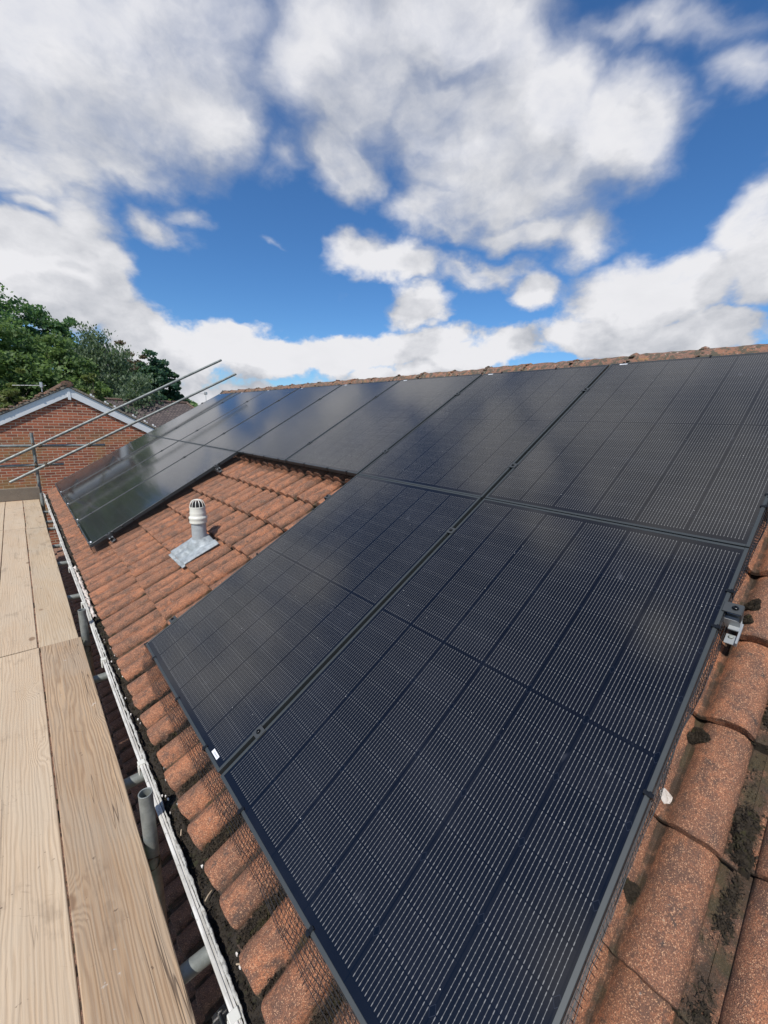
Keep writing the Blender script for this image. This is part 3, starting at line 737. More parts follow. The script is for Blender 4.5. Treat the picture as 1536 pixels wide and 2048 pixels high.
# lichen lip: crusty ribbon on the inner side of the gutter rim
def ribbon(name, mat, x0, x1, ya, yb, zf, seed, res=0.008, nx=7, edge=0.004, kind='stuff', label=None, cat=None, parent=None):
    ny = int((yb - ya) / res); Y, T = np.meshgrid(np.linspace(ya, yb, ny), np.linspace(0, 1, nx), indexing='ij')
    e0 = fbm(Y * 30, Y * 0 + 2.3, seed, 4) * edge; e1 = fbm(Y * 30 + 9, Y * 0 + 7.1, seed + 1, 4) * edge
    X = (x0 + e0) * (1 - T) + (x1 + e1) * T
    Z = zf(X, Y, T)
    gi = np.arange(Y.size).reshape(Y.shape)
    Q = np.stack([gi[:-1, :-1], gi[:-1, 1:], gi[1:, 1:], gi[1:, :-1]], -1).reshape(-1, 4)
    o = raw_mesh(name, np.stack([X.ravel(), Y.ravel(), Z.ravel()], -1), Q, mat, None, None, 60)
    if parent is not None: adopt(o, parent)
    return tag(o, label, cat, None, kind)
ribbon('lichen', M_LICH, -1.6795, -1.6680, -1.0, 9.55, lambda X, Y, T: -1.1015 + .006 * np.sin(T * 3.14) + .0028 * fbm(X * 200, Y * 90, 3, 3) - .012 * (T > .9) , 21, 0.006, 7, 0.0032,
       label='grey crust of lichen along the inner lip of the white gutter', cat='lichen')
ribbon('silt', M_SOIL, -1.6740, -1.590, -1.0, 9.55, lambda X, Y, T: -1.128 + .016 * fbm(X * 22, Y * 16, 5, 5) + .004 * fbm(X * 120, Y * 120, 6, 3) + .022 * T, 31, 0.007, 16, 0.002,
       label='dark mossy silt filling the gutter below the eaves tiles', cat='moss')
ribbon('crust', M_CRUST, -1.6725, -1.630, 3.36, 4.70, lambda X, Y, T: -1.100 + .014 * fbm(X * 40, Y * 26, 8, 5) - .035 * np.abs(T - .45) ** 2 * 4, 41, 0.006, 14, 0.007,
       label='pinkish white crust of lichen lying in the far part of the gutter', cat='lichen')
# pale chips, flakes and twigs in the gutter
cs = MB(); rr = random.Random(5)
for i in range(34):
    yy = rr.choice([rr.uniform(.3, 3.3), rr.uniform(1.2, 2.9), rr.uniform(4.6, 8.5)]); xx = rr.uniform(-1.667, -1.622); s_ = rr.uniform(.002, .0055) * (1.2 if rr.random() < .2 else 0.8)
    c = Vector((xx, yy, -1.094 + rr.uniform(-.008, .008) - .0)); an = rr.uniform(0, 6.28)
    top = [c + Vector((math.cos(an + q) * s_ * rr.uniform(.6, 1.2), math.sin(an + q) * s_ * rr.uniform(.8, 1.9), .002)) for q in np.linspace(0, 6.28, 7)[:-1]]
    cs.rings([[p - Vector((0, 0, .006)) for p in top], top], True, True, True)
tag(cs.build('pale_chips', M_CHIP), 'scattered white chips lying on the silt in the gutter', 'chips', None, 'stuff')
for i, (yy, xx, an, ln) in enumerate([(.93, -1.650, .5, .030), (1.20, -1.655, 1.2, .022), (.70, -1.640, 2.4, .026)]):
    d = Vector((math.cos(an), math.sin(an), .12)); c = Vector((xx, yy, -1.085))
    tb = MB(); tb.tube([c - d * ln / 2, c + Vector((0, 0, .003)), c + d * ln / 2], .0022, 6)
    tag(tb.build('dry_twig', M_TWIG, None, 60), ['pale dry twig lying in the gutter beside the nearest panel', 'short straw coloured twig in the gutter, the farthest of three', 'short dry twig in the gutter at the bottom edge of view'][i], 'twig', 'twigs in the gutter')

def leaves(rg, C, size, asp=1.7, tone=None, droop=0.0):
    n = len(C)
    a = rg.normal(size=(n, 3)); a /= np.linalg.norm(a, axis=1)[:, None]
    if droop: a[:, 2] = -abs(a[:, 2]) - droop; a /= np.linalg.norm(a, axis=1)[:, None]
    h = rg.normal(size=(n, 3)); t = np.cross(a, h); t /= np.linalg.norm(t, axis=1)[:, None]
    s = size * rg.uniform(.6, 1.35, (n, 1))
    V = np.stack([C - a * s * asp / 2, C + t * s / 2, C + a * s * asp / 2, C - t * s / 2], 1).reshape(-1, 3)
    F = np.arange(n * 4).reshape(-1, 4)
    return V, F, np.repeat(tone, 4) if tone is not None else None
def tufts(V, n, size, seed, up=(0, 0, .002)):
    rg = np.random.default_rng(seed); C = V[rg.integers(0, len(V), n)] + rg.normal(size=(n, 3)) * .0025 + np.array(up)
    a, f, _ = leaves(rg, C, size, 2.6); return a, f
_s = [o for o in bpy.data.objects if o.name.startswith('silt')][0]
_v = np.empty(len(_s.data.vertices) * 3, 'f'); _s.data.vertices.foreach_get('co', _v); _v = _v.reshape(-1, 3)
_v = _v[(_v[:, 1] > .2) & (_v[:, 1] < 5)]
_a, _f = tufts(_v, 16000, .0034, 77)
tag(raw_mesh('moss_tufts', _a, _f, M_MOSS), 'tiny dark tufts of moss standing on the gutter silt', 'moss', None, 'stuff')
# moss in the tile valleys near the camera
def valley_moss(name, uc, va, vb, w, seed, amp=.014, label=None):
    nv = max(6, int((vb - va) / .0035)); Vg, T = np.meshgrid(np.linspace(va, vb, nv), np.linspace(-1, 1, 19), indexing='ij')
    ww = w * (1 + .35 * fbm(Vg * 14, Vg * 0 + seed, seed, 4))
    U = uc + T * ww
    step = (1 - ((Vg - V0) % GAUGE) / GAUGE) * .040
    mk = np.clip(.55 + 1.3 * fbm(Vg * 5.5, Vg * 0 + seed, seed + 9, 2), 0, 1)
    n = NB + step - .010 + (amp + .010) * mk * (1 - T ** 2) * (0.75 + .60 * fbm(U * 26, Vg * 20, seed, 4)) + .0055 * fbm(U * 170, Vg * 150, seed + 1, 3)
    gi = np.arange(Vg.size).reshape(Vg.shape); Q = np.stack([gi[:-1, :-1], gi[:-1, 1:], gi[1:, 1:], gi[1:, :-1]], -1).reshape(-1, 4)
    return np.stack(Pw(U.ravel(), Vg.ravel(), n.ravel()), -1), Q
def join_fields(name, mat, parts, label, cat):
    parts = parts + [tufts(v, int(len(v) * 1.3), .0042, 5 + i) for i, (v, q) in enumerate(parts) if len(v) > 500]
    V = []; F = []; o = 0
    for v, q in parts: V.append(v); F.append(q + o); o += len(v)
    return tag(raw_mesh(name, np.concatenate(V), np.concatenate(F), mat, None, None, 60), label, cat, None, 'stuff')
join_fields('moss', M_MOSS, [valley_moss('m', U0 - 1 * 0 , -1.94, 1.6, .030, 51, .022), valley_moss('m', U0 - TW, -1.94, 1.6, .030, 52, .022)],
            'dark moss filling the valleys between the tiles right of the panels', 'moss')
join_fields('moss', M_MOSS, [valley_moss('m', U0 + TW * k, -1.95, -1.70, .027, 60 + k, .018) for k in range(1, 9)] +
            [valley_moss('m', U0 + TW * .5 + TW * k, -1.95, -1.90 + .04 * (k % 3), .006, 80 + k, .006) for k in range(0, 9)],
            'dark moss between the eaves tiles below the near panels', 'moss')
# fallen pale lichen patch on the tile beside the near panel
def patch(name, u, v, ru, rv, n0, mat, seed, label, cat, h=.0018):
    b = MB(); rs = []; rg = random.Random(seed); S_, H_, _ = tile_prof()
    tn = lambda a_, b_: NB + float(np.interp((a_ - U0) % TW, S_, H_)) + 0.040 * (1 - ((b_ - V0) % GAUGE) / GAUGE)
    ks = [rg.uniform(.75, 1.15) for _ in range(14)]
    for w, hh in ((1, 0), (.85, .7), (.5, 1.0), (.1, 1.05)):
        rs.append([P(u + math.cos(a) * ru * w * ks[i], v + math.sin(a) * rv * w * ks[i], tn(u + math.cos(a) * ru * w * ks[i], v + math.sin(a) * rv * w * ks[i]) + n0 + h * hh) for i, a in enumerate(np.linspace(0, 2 * math.pi, 15)[:-1])])
    b.rings(rs, True, True, True)
    return tag(b.build(name, mat, None, 60), label, cat)
patch('lichen_patch', -0.004, -0.918, .014, .021, .0008, M_CRUST, 4, 'white patch of lichen on a tile hard against the near panel', 'lichen')

def clump(u, v, r, seed, label):
    rg = np.random.default_rng(seed); S_, H_, _ = tile_prof(); n = 2600
    a = rg.uniform(0, 2 * math.pi, n); q = rg.uniform(0, 1, n) ** .5 * r * (1 + .25 * np.sin(a * 3 + seed))
    U = u + np.cos(a) * q; Vv = v + np.sin(a) * q * 1.25
    base = NB + np.interp((U - U0) % TW, S_, H_) + .040 * (1 - ((Vv - V0) % GAUGE) / GAUGE)
    N_ = base + .55 * r * (1 - (q / r / 1.3) ** 2) * rg.uniform(.1, 1, n)
    A_, F_, _ = leaves(rg, np.stack(Pw(U, Vv, N_), -1), .0040, 2.4)
    tag(raw_mesh('moss_clump', A_, F_, M_MOSS), label, 'moss')
clump(-.006, -1.165, .017, 1, 'round dark moss clump on the tile below the white patch, against the near panel')
clump(-.040, -.170, .022, 2, 'brown moss clump just above the end clamp at the right edge')
clump(-.036, -.250, .018, 3, 'brown moss clump beside the end clamp at the right edge')
clump(-.022, -.70, .022, 4, 'moss clump in the tile groove above the white patch')
patch('fallen_leaf', -0.078, -1.178, .0045, .0022, .0012, M_TWIG, 9, 'tiny pale yellow leaf lying on the near right tile', 'leaf', .0008)

# lower brown roof seen between scaffold and gutter
V, F, A = tile_field(5, 36, 0, 10, lambda u, v, n: (v * math.cos(R(22)) - n * math.sin(R(22)) - 2.55, u + 0.03, v * math.sin(R(22)) + n * math.cos(R(22)) - 2.72), 15)
porch = adopt(raw_mesh('lean_to_roof', V, F, M_TILE2, None, A, 40), house)
b = MB(); b.box(-3.9, -1.37, 1.5, 1.6, GZ, -3.3); world_part(b, 'lean_to_wall', M_BRICK_G, house)
# white window in the wall under the near eaves
wf = MB()
wf.cbox(-1.385, -1.355, 0.50, 2.05, -3.62, -3.55); wf.cbox(-1.385, -1.355, 0.50, 2.05, -2.44, -2.37)
for yy in (0.50, 1.25, 1.99): wf.cbox(-1.384, -1.356, yy, yy + .06, -3.55, -2.44)
wn = world_part(wf, 'window', M_UPVC, house)
b = MB(); b.box(-1.375, -1.365, 0.56, 1.99, -3.55, -2.44); b.build('pane', M_GLASS, wn)
b = MB(); b.cbox(-1.42, -1.35, 0.47, 2.08, -3.66, -3.622); b.build('sill', M_UPVC, wn)

# ------------------------------------------------------------------ solar panels
PW, PH = 1.134, 1.756
def make_panel():
    root = empty('solar_panel')
    b = MB(); t, w, hgt = .0, .0115, .032
    b.cbox(0, w, 0, PH, -hgt, 0, .0008); b.cbox(PW - w, PW, 0, PH, -hgt, 0, .0008)
    b.cbox(w, PW - w, 0, w, -hgt, -.0003, .0008); b.cbox(w, PW - w, PH - w, PH, -hgt, -.0003, .0008)
    b.build('frame', M_FRAME, root)
    g = MB(); g.box(w - .002, PW - w + .002, w - .002, PH - w + .002, -.007, -.0016)
    o = g.build('glass', M_CELLS, root)
    uv = o.data.uv_layers.new(name='UVMap')
    for li, l in enumerate(o.data.loops):
        co = o.data.vertices[l.vertex_index].co; uv.data[li].uv = (co.x, co.y + .003)
    j = MB(); j.box(.3, .42, PH * .5 - .03, PH * .5 + .03, -.022, -.0072); j.build('junction_box', M_BOLT, root)
    return root
def sticker(root, x, y):
    b = MB(); b.box(x, x + .052, y, y + .014, -.0016, -.0008)
    s_ = b.build('label_sticker', M_STICK, root)
    k = MB()
    for i in range(9): k.box(x + .012 + i * .0042, x + .0125 + i * .0042 + .0012 * (i % 2) + .001, y + .004, y + .010, -.0008, -.0005)
    k.build('barcode_print', M_INK, s_)
proto = make_panel(); first = True; made = []
top_lab = ['largest solar panel at the right edge, top row against the ridge',
           'solar panel in the top row directly above the second near panel',
           'top row solar panel third from the right, over the tile opening with a blue reflection',
           'top row solar panel fourth from the right, above the far half of the tile opening',
           'top row solar panel fifth from the right, touching the inner corner of the tile opening',
           'blue reflecting top row solar panel, third from the far end',
           'narrow looking top row solar panel, second from the far end',
           'farthest top row solar panel, at the far end of the ridge']
low_lab = ['nearest black solar panel with bright wires, lower row beside the mossy tiles',
           'lower row solar panel left of the nearest one, its left edge on the open tiles', None, None,
           'lower row solar panel of the far block, next to the tile opening and vent pipe',
           'lower row solar panel of the far block, second from the vent pipe side',
           'lower row solar panel of the far block, third from the vent pipe side',
           'farthest lower row solar panel, next to the brick gable']
for row in (0, 1):
    for k in range(8):
        lab = (top_lab if row else low_lab)[k]
        if lab is None: continue
        o = proto if first else copy_tree(proto); first = False
        o.matrix_world = roofM((k + 1) * 1.154 - .010, .003 if row else -1.759, 0.0) @ Matrix.Rotation(RNG.normal(0, .0009), 4, 'X') @ Matrix.Rotation(RNG.normal(0, .0009), 4, 'Y')
        tag(o, lab, 'solar panel', 'black solar panels on the roof')
        made.append((o, row))

for o, row in made:
    if row: sticker(o, .065, PH - .029)
    else: sticker(o, PW - .105, .016)
# rails with clamps
def rail(v, ua, ub, clamps, ends, label):
    root = empty('mounting_rail', roofM(ub, v, -.033), label, 'mounting rail', 'aluminium rails under the panels')
    L = ub - ua
    prof = [(-.006, 0), (-.020, 0), (-.020, -.040), (.020, -.040), (.020, 0), (.006, 0), (.006, -.003), (.017, -.003), (.017, -.037), (-.017, -.037), (-.017, -.003), (-.006, -.003)]
    b = MB(); b.rings([[Vector((x, a, c)) for a, c in prof] for x in (0, L)], True)
    o0 = len(b.v) - 24
    for off in (0, 12):
        b.f += [tuple(off + i for i in q) for q in ((0, 1, 10, 11), (1, 2, 9, 10), (2, 3, 8, 9), (3, 4, 7, 8), (4, 5, 6, 7))]
    b.build('rail_profile', M_ALU, root)
    for uc in clamps:
        x = ub - uc; c = MB()
        c.cbox(x - .021, x + .021, -.021, .021, .0335, .0375, .0008)
        c.box(x - .006, x + .006, -.018, .018, -.002, .0335)
        k = c.build('clamp', M_CLAMP, root)
        h = MB(); h.lathe([(.0095, .0375), (.0095, .039), (.0068, .039), (.0068, .0435), (.0055, .0445), (.0032, .0445), (.003, .0405), (0, .0405)], 14, (x, 0, 0)); h.build('bolt', M_BOLT, k, 40)
    for uc, sg in ends:
        x = ub - uc; c = MB()
        c.cbox(x - .024, x + .024, -.021, .021, .0335, .0375, .0008)
        c.cbox(x - sg * .024 - .002, x - sg * .024 + .002, -.0208, .0208, -.002, .0345, .0005) if sg else None
        k = c.build('end_clamp', M_CLAMP, root)
        h = MB(); h.lathe([(.0095, .0375), (.0095, .039), (.0068, .039), (.0068, .0435), (.0055, .0445), (.0032, .0445), (.003, .0405), (0, .0405)], 14, (x - sg * .006, 0, 0)); h.build('bolt', M_BOLT, k, 40)
    return root
W_ = 1.154
for v, lab in ((-1.575, 'lower aluminium rail under the two near lower panels'), (-.305, 'upper aluminium rail under the two near lower panels, end showing at the right')):
    rail(v, -.034, 2.36, [W_], [(-.008, -1), (2.316, 1)], lab)
for v, lab in ((-1.575, 'lower aluminium rail under the far lower block of panels'), (-.305, 'upper aluminium rail under the far lower block of panels')):
    rail(v, 4.55, 9.28, [W_ * k for k in (5, 6, 7)], [(4.608, -1), (9.24, 1)], lab)
for v, lab in ((.33, 'lower aluminium rail under the top row of panels'), (1.33, 'upper aluminium rail under the top row of panels, near the ridge')):
    rail(v, -.034, 9.28, [W_ * k for k in range(1, 8)], [(-.008, -1), (9.24, 1)], lab)

# ------------------------------------------------------------------ black bird mesh skirts
def skirt(ua, va, ub, vb, out, label, drop=.118, flare=.035, seed=0, clips=(), gap=.0155, bend=0.0):
    A_ = np.array([ua, va]); B_ = np.array([ub, vb]); L = np.linalg.norm(B_ - A_); D = (B_ - A_) / L; O = np.array(out, float)
    rg = np.random.default_rng(seed)
    lv = np.linspace(0, 1, int(math.hypot(drop, flare) / gap) + 2)
    def pt(s, t):
        w = fbm(np.array([s * 5.0]), np.array([t * 1.5]), seed, 3)[0]
        w2 = fbm(np.array([s * 8.0 + 3]), np.array([t * 2 + 8]), seed + 5, 3)[0]
        q = A_ + D * (s + w2 * .004 * t) + O * (.003 + flare * t ** 1.25 + w * .010 * t + bend * t * t)
        return P(q[0], q[1], -.012 - (drop + w * .006) * t)
    b = MB(); n = int(L / gap)
    def wire(pts, r=.00088):
        pts = [Vector(p) for p in pts]; rs = []
        for i, p in enumerate(pts):
            t = (pts[min(i + 1, len(pts) - 1)] - pts[max(i - 1, 0)]).normalized()
            a = t.orthogonal().normalized(); c = t.cross(a)
            rs.append([p + (a * math.cos(q) + c * math.sin(q)) * r for q in (0, 2.094, 4.189)])
        b.rings(rs, True)
    for i in range(n + 1):
        s = min(i * gap, L); wire([pt(s, t) for t in lv[::2]] + [pt(s, 1.0)])
    for t in lv[:-1] if len(lv) > 3 else lv:
        wire([pt(s, t) for s in np.linspace(0, L, max(4, int(L / .045)))])
    root = b.build('bird_mesh', M_WIRE, None, 60, normals=False)
    tag(root, label, 'wire mesh', 'black bird mesh round the panel edges')
    for s in clips:
        q = A_ + D * s; c = MB()
        M = Matrix.Translation(P(q[0], q[1], 0)) @ Matrix((( D[1] * CA, O[1] * CA, -SA, 0), (D[0], O[0], 0, 0), (D[1] * SA, O[1] * SA, CA, 0), (0, 0, 0, 1)))
        c.cbox(-.0055, .0055, -.0165, .007, .0006, .0030, .0006, M)
        c.cbox(-.0045, .0045, .0025, .0052, -.024, .001, .0005, M)
        c.cbox(-.0075, .0075, -.004, .0025, .0029, .0052, .0006, M)
        c.build('mesh_clip', M_BOLT, root)
    return root
skirt(0.010, -1.76, 2.306, -1.76, (0, -1), 'black wire mesh hanging below the eaves side of the two near panels', seed=1, clips=(.52, .953, 1.302, 1.675, 2.105, 2.285), flare=.088, drop=.080)
skirt(0.010, -1.76, 0.010, 1.76, (-1, 0), 'black wire mesh down the right side of the nearest panels', seed=2, clips=(.78, 1.363, 1.527, 2.01, 2.09, 2.70, 3.2), flare=.002, drop=.100)
skirt(2.306, -1.76, 2.306, -0.003, (1, 0), 'black wire mesh on the left side of the near block facing the vent pipe', seed=3, clips=(.2, .8, 1.3), flare=.015)
skirt(2.306, .003, 4.606, .003, (0, -1), 'black wire mesh under the top row along the open tiles', seed=4, clips=(.15, .42, .80, 1.12, 1.30, 1.62, 1.90, 2.15), flare=.05, bend=.02, drop=.105)
skirt(4.606, -1.76, 4.606, 0.003, (-1, 0), 'black wire mesh facing the vent pipe at the edge of the far block', seed=5, clips=(.23, .33, .45, .80, 1.18, 1.5), flare=.075, bend=.03, drop=.105)
skirt(4.626, -1.76, 9.22, -1.76, (0, -1), 'black wire mesh below the eaves side of the far block', seed=6, clips=(.1, .5, .95, 1.4, 1.85, 2.3, 2.8, 3.3, 3.8, 4.3), flare=.03)
skirt(-.4, 1.764, 9.22, 1.764, (0, 1), 'black wire mesh between the top row of panels and the ridge', seed=7, clips=[.42 + i * .52 for i in range(18)], flare=.01, drop=.07, gap=.02)

# ------------------------------------------------------------------ vent pipe through the roof
vent = empty('vent_pipe', Matrix.Translation(P(3.245, -1.105, -.11)), 'grey pipe with a white caged cowl standing on the open tiles', 'vent pipe')
cpt = P(3.245, -1.105, -.11)
b = MB(); b.lathe([(.0, -.12), (.056, -.12), (.0565, .10), (.056, .215), (.050, .216)], 36, cpt); world_part(b, 'pipe', M_PIPE, vent, 40)
b = MB(); b.lathe([(.057, .198), (.0665, .200), (.068, .208), (.0665, .214), (.0655, .226), (.0700, .236), (.0705, .246), (.066, .252), (.061, .258), (.0600, .266), (.0625, .280), (.0605, .288), (.0590, .296), (.0590, .330), (.056, .331), (.055, .30), (.050, .298), (.0, .297)], 40, cpt)
cowl = world_part(b, 'cowl', M_PVC, vent, 40)
b = MB()
for i in range(12):
    a = 2 * math.pi * i / 12; pts = []
    for e in np.linspace(0, 1, 8):
        rad = .0572 * math.cos(e * 1.25) ; z = .328 + .060 * math.sin(e * math.pi / 2)
        pts.append(cpt + Vector((rad * math.cos(a), rad * math.sin(a), z)))
    b.tube(pts, .0028, 6)
b.lathe([(.0, .3925), (.014, .3925), (.019, .390), (.019, .386), (.0, .385)], 20, cpt)
b.lathe([(.0575, .322), (.0605, .324), (.0605, .333), (.0575, .334)], 40, cpt)
b.build('cage', M_PVC, cowl, 50)
b = MB(); b.lathe([(0, .331), (.054, .331), (.050, .350), (.034, .370), (0, .377)], 24, cpt); b.build('cage_shade_plug', M_DARK, cowl, 60)  # black plug painting in the shade inside the cage
# lead slate: dressed sheet with a sleeve
uu = np.linspace(3.055, 3.425, 60); vv = np.linspace(-1.325, -1.005, 50); Ug, Vg = np.meshgrid(uu, vv, indexing='ij')
sh = (Vg + 1.165) * -.18; Us = Ug + sh * .25
_S, _H, _ = tile_prof()
wav = np.interp((Us - U0) % TW, _S, np.maximum(_H, .020)) - .045 + .0015 * fbm(Us * 9, Vg * 9, 3, 3)
dist = np.sqrt(((Us - 3.245)) ** 2 + ((Vg + 1.075)) ** 2 * .8)
cone = np.clip((.125 - dist) / .07, 0, 1); cone = cone * cone * (3 - 2 * cone)
nn = NB + .045 + .040 * (1 - ((Vg - V0) % GAUGE) / GAUGE) * .4 + .030 + wav * (1 - cone) + cone * (.045 - (Vg + 1.105) * .25) + .005 * fbm(Us * 60, Vg * 60, 8, 3) * np.clip(cone * 3, 0, 1) + .0012 * fbm(Us * 40, Vg * 40, 18, 3)
gi = np.arange(Us.size).reshape(Us.shape); Q = np.stack([gi[:-1, :-1], gi[1:, :-1], gi[1:, 1:], gi[:-1, 1:]], -1).reshape(-1, 4)
ls = raw_mesh('lead_slate', np.stack(Pw(Us.ravel(), Vg.ravel(), nn.ravel()), -1), Q, M_LEAD, None, None, 70); adopt(ls, vent)
sol = ls.modifiers.new('thickness', 'SOLIDIFY'); sol.thickness = .003; sol.offset = -1

# silver roof hook under the end clamp at the near right
hk = empty('roof_hook', roofM(.0, -.36, -.075), 'silver roof hook showing under the end clamp at the right edge', 'roof hook')
b = MB(); b.cbox(.006, .034, -.026, .012, -.006, -.001, .0008); b.cbox(.006, .036, .020, .060, .010, .016, .001); b.cbox(.034, .040, -.028, .058, -.006, .012, .0006)
b.build('hook_plate', M_ALU, hk)
h = MB(); h.lathe([(.007, -.001), (.007, .005), (.004, .006), (0, .006)], 6, (.02, .0, 0)); h.build('bolt', M_GALV, hk)

# ------------------------------------------------------------------ scaffold boards
def board(x0, x1, y0, y1, z, mat, label, seed, name='scaffold_board', group='timber scaffold boards'):
    rg = random.Random(seed); b = MB(); n = 14; rs = []
    bw = rg.uniform(-.002, .002); hb = rg.uniform(-.003, .001); e = .0035; zt, zb = z, z - .038
    for i in range(n + 1):
        t = i / n; y = y0 + (y1 - y0) * t; dx = bw * math.sin(t * math.pi) + rg.uniform(-.0006, .0006); dz = hb * math.sin(t * math.pi) + rg.uniform(-.0003, .0003)
        cy = rg.uniform(-.002, .002) if i in (0, n) else 0
        rs.append([Vector((x + dx, y + cy * (1 if x > (x0 + x1) / 2 else -1), zz + dz)) for x, zz in
                   ((x0, zb + e), (x0, zt - e), (x0 + e * .4, zt - e * .35), (x0 + e, zt), ((x0 + x1) / 2, zt - .0007), (x1 - e, zt), (x1 - e * .4, zt - e * .35), (x1, zt - e), (x1, zb + e), (x1 - e, zb), (x0 + e, zb))])
    b.rings(rs, True, True, True)
    cx, cy = (x0 + x1) / 2, y0
    b.v = [(p[0] - cx, p[1] - cy, p[2] - zb) for p in b.v]
    o = b.build(name, mat, None, 30); o.location = (cx, cy, zb)
    return tag(o, label, 'scaffold board', group)
boards = [(-1.983, -1.759, -.70, 3.238, -1.169, M_WOOD, 'brown grained board with knots, nearest the gutter at the bottom of the photo'),
          (-2.211, -1.990, -.72, 3.250, -1.175, M_WOODP, 'pale smooth board at the bottom left, second from the gutter'),
          (-2.440, -2.217, -.70, 3.20, -1.174, M_WOODP, 'near scaffold board at the bottom left corner, third from the gutter'),
          (-1.990, -1.772, 3.250, 7.035, -1.175, M_WOODM, 'middle scaffold board beside the gutter, beyond the near brown board'),
          (-2.212, -1.998, 3.262, 7.100, -1.174, M_WOODP, 'middle scaffold board, second from the gutter, with a split at its near end'),
          (-2.440, -2.219, 3.215, 7.12, -1.176, M_WOODP, 'middle scaffold board cut by the left edge, third from the gutter'),
          (-1.985, -1.768, 7.047, 9.44, -1.174, M_WOODM, 'far short board beside the gutter, ending at the toe board'),
          (-2.214, -1.993, 7.112, 9.44, -1.175, M_WOODP, 'far short board, second from the gutter, ending at the toe board'),
          (-2.440, -2.221, 7.13, 9.44, -1.175, M_WOODP, 'far short board at the left edge, ending at the toe board'),
          (-2.668, -2.446, -.70, 3.2, -1.175, M_WOOD, 'unseen near board of the outermost run, added for shade, fourth from the gutter'), (-2.668, -2.446, 3.21, 7.1, -1.175, M_WOOD, 'unseen middle board of the outermost run, added for shade, fourth from the gutter'), (-2.668, -2.446, 7.11, 9.44, -1.175, M_WOOD, 'unseen far board of the outermost run, added for shade, fourth from the gutter')]  # unseen outer run, added so the lean-to roof lies in shade
for i, (x0, x1, y0, y1, z, mt_, lab) in enumerate(boards):
    if lab: board(x0, x1, y0, y1, z, mt_, lab, 100 + i)
tb = MB(); tb.cbox(-3.1, -1.735, 9.452, 9.490, -1.174, -.955, .003)
tag(tb.build('toe_board', M_WOODG), 'grey weathered board on edge closing the far end of the platform', 'toe board')
# dark specks of debris on the near boards
for i, (px, py, ln, an, lab) in enumerate([(-2.075, .66, .014, 1.0, 'dark leaf scrap on the pale near board, the larger one at the bottom'), (-2.028, .80, .009, .7, 'small dark leaf scrap on the pale near board, the upper one')]):
    b = MB(); M = Matrix.Translation((px, py, -1.1745)) @ Matrix.Rotation(an, 4, 'Z')
    ring = [Vector((math.cos(q) * ln * (.5 + .5 * abs(math.cos(q))), math.sin(q) * ln * .38, 0)) for q in np.linspace(0, 6.283, 13)[:-1]]
    b.rings([[M @ p for p in ring], [M @ (p * .8 + Vector((0, 0, .0022))) for p in ring]], True, True, True)
    tag(b.build('leaf_scrap', M_SOIL), lab, 'leaf scrap', 'leaf scraps on the boards')

# ------------------------------------------------------------------ scaffold tubes
TR = .02415
def tube(a, bb, label, group='galvanised scaffold tubes'):
    a = Vector(a); bb = Vector(bb); L = (bb - a).length; m = MB(); m.pipe((0, 0, 0), (0, 0, L), TR)
    o = m.build('scaffold_tube', M_GALV, None, 50)
    o.rotation_mode = 'QUATERNION'; o.rotation_quaternion = (bb - a).to_track_quat('Z', 'Y'); o.location = a
    return tag(o, label, 'scaffold tube', group)
tube((-1.731, 1.345, GZ), (-1.731, 1.345, -.975), 'upright tube with open top beside the gutter, nearest the camera')
tube((-1.731, 3.275, GZ), (-1.731, 3.275, -.982), 'second upright tube with open top beside the gutter')
tube((-1.731, 9.02, GZ), (-1.731, 9.02, -1.00), 'short upright tube between the far board end and the gutter end')
tube((-1.728, 9.625, GZ), (-1.728, 9.625, .012), 'tall upright tube carrying the guard rails in front of the gable')
tube((-3.6, 9.573, -.215), (-.645, 9.573, -.222), 'upper horizontal guard rail in front of the brick gable')
tube((-3.6, 9.573, -.566), (-1.328, 9.573, -.568), 'lower horizontal guard rail in front of the brick gable')
d1 = Vector((1.716 + 2.201, 0, 1.63 + .497)).normalized(); d2 = Vector((2.033 + 2.118, 0, 1.361 + .848)).normalized()
p1 = Vector((-2.2012, 9.52, -.499)) - d1 * .9
tube(p1, Vector((1.72, 9.52, 1.632)), 'upper of two long sloping tubes rising against the sky')
tube(Vector((-2.121, 9.52, -.851)), Vector((2.040, 9.52, 1.364)), 'lower of two long sloping tubes rising against the sky')
for i, (yy, lab) in enumerate([(.87, 'thick cross tube between board and gutter at the bottom of the photo'), (1.725, 'cross tube behind the nearest upright'), (2.708, 'cross tube between the two near uprights'),
                               (4.24, 'cross tube just beyond the second upright'), (5.35, 'cross tube level with the pale gutter crust'), (6.14, 'cross tube fourth from the far end of the boards'),
                               (7.14, 'cross tube third from the far end of the boards'), (7.63, 'cross tube second from the far end of the boards'), (8.45, 'cross tube nearest the far end of the boards')]):
    tube((-3.3, yy, -1.2382), (-1.44, yy + .01, -1.2382), lab, 'cross tubes under the boards')
tube((-1.795, -1.2, -1.2872), (-1.795, 9.7, -1.2872), 'long ledger tube running under the edge of the boards')
tube((-1.570, 1.50, -1.93), (-1.37, 1.62, -1.93), 'dark open ended tube stub low beside the wall, the farther one')
tube((-1.565, .98, -1.93), (-1.37, 1.10, -1.93), 'dark open ended tube stub low beside the wall, the nearer one')
tube((-1.72, -1.0, -2.9), (-1.72, 2.0, -2.9), 'low ledger tube seen through the gap near the window')

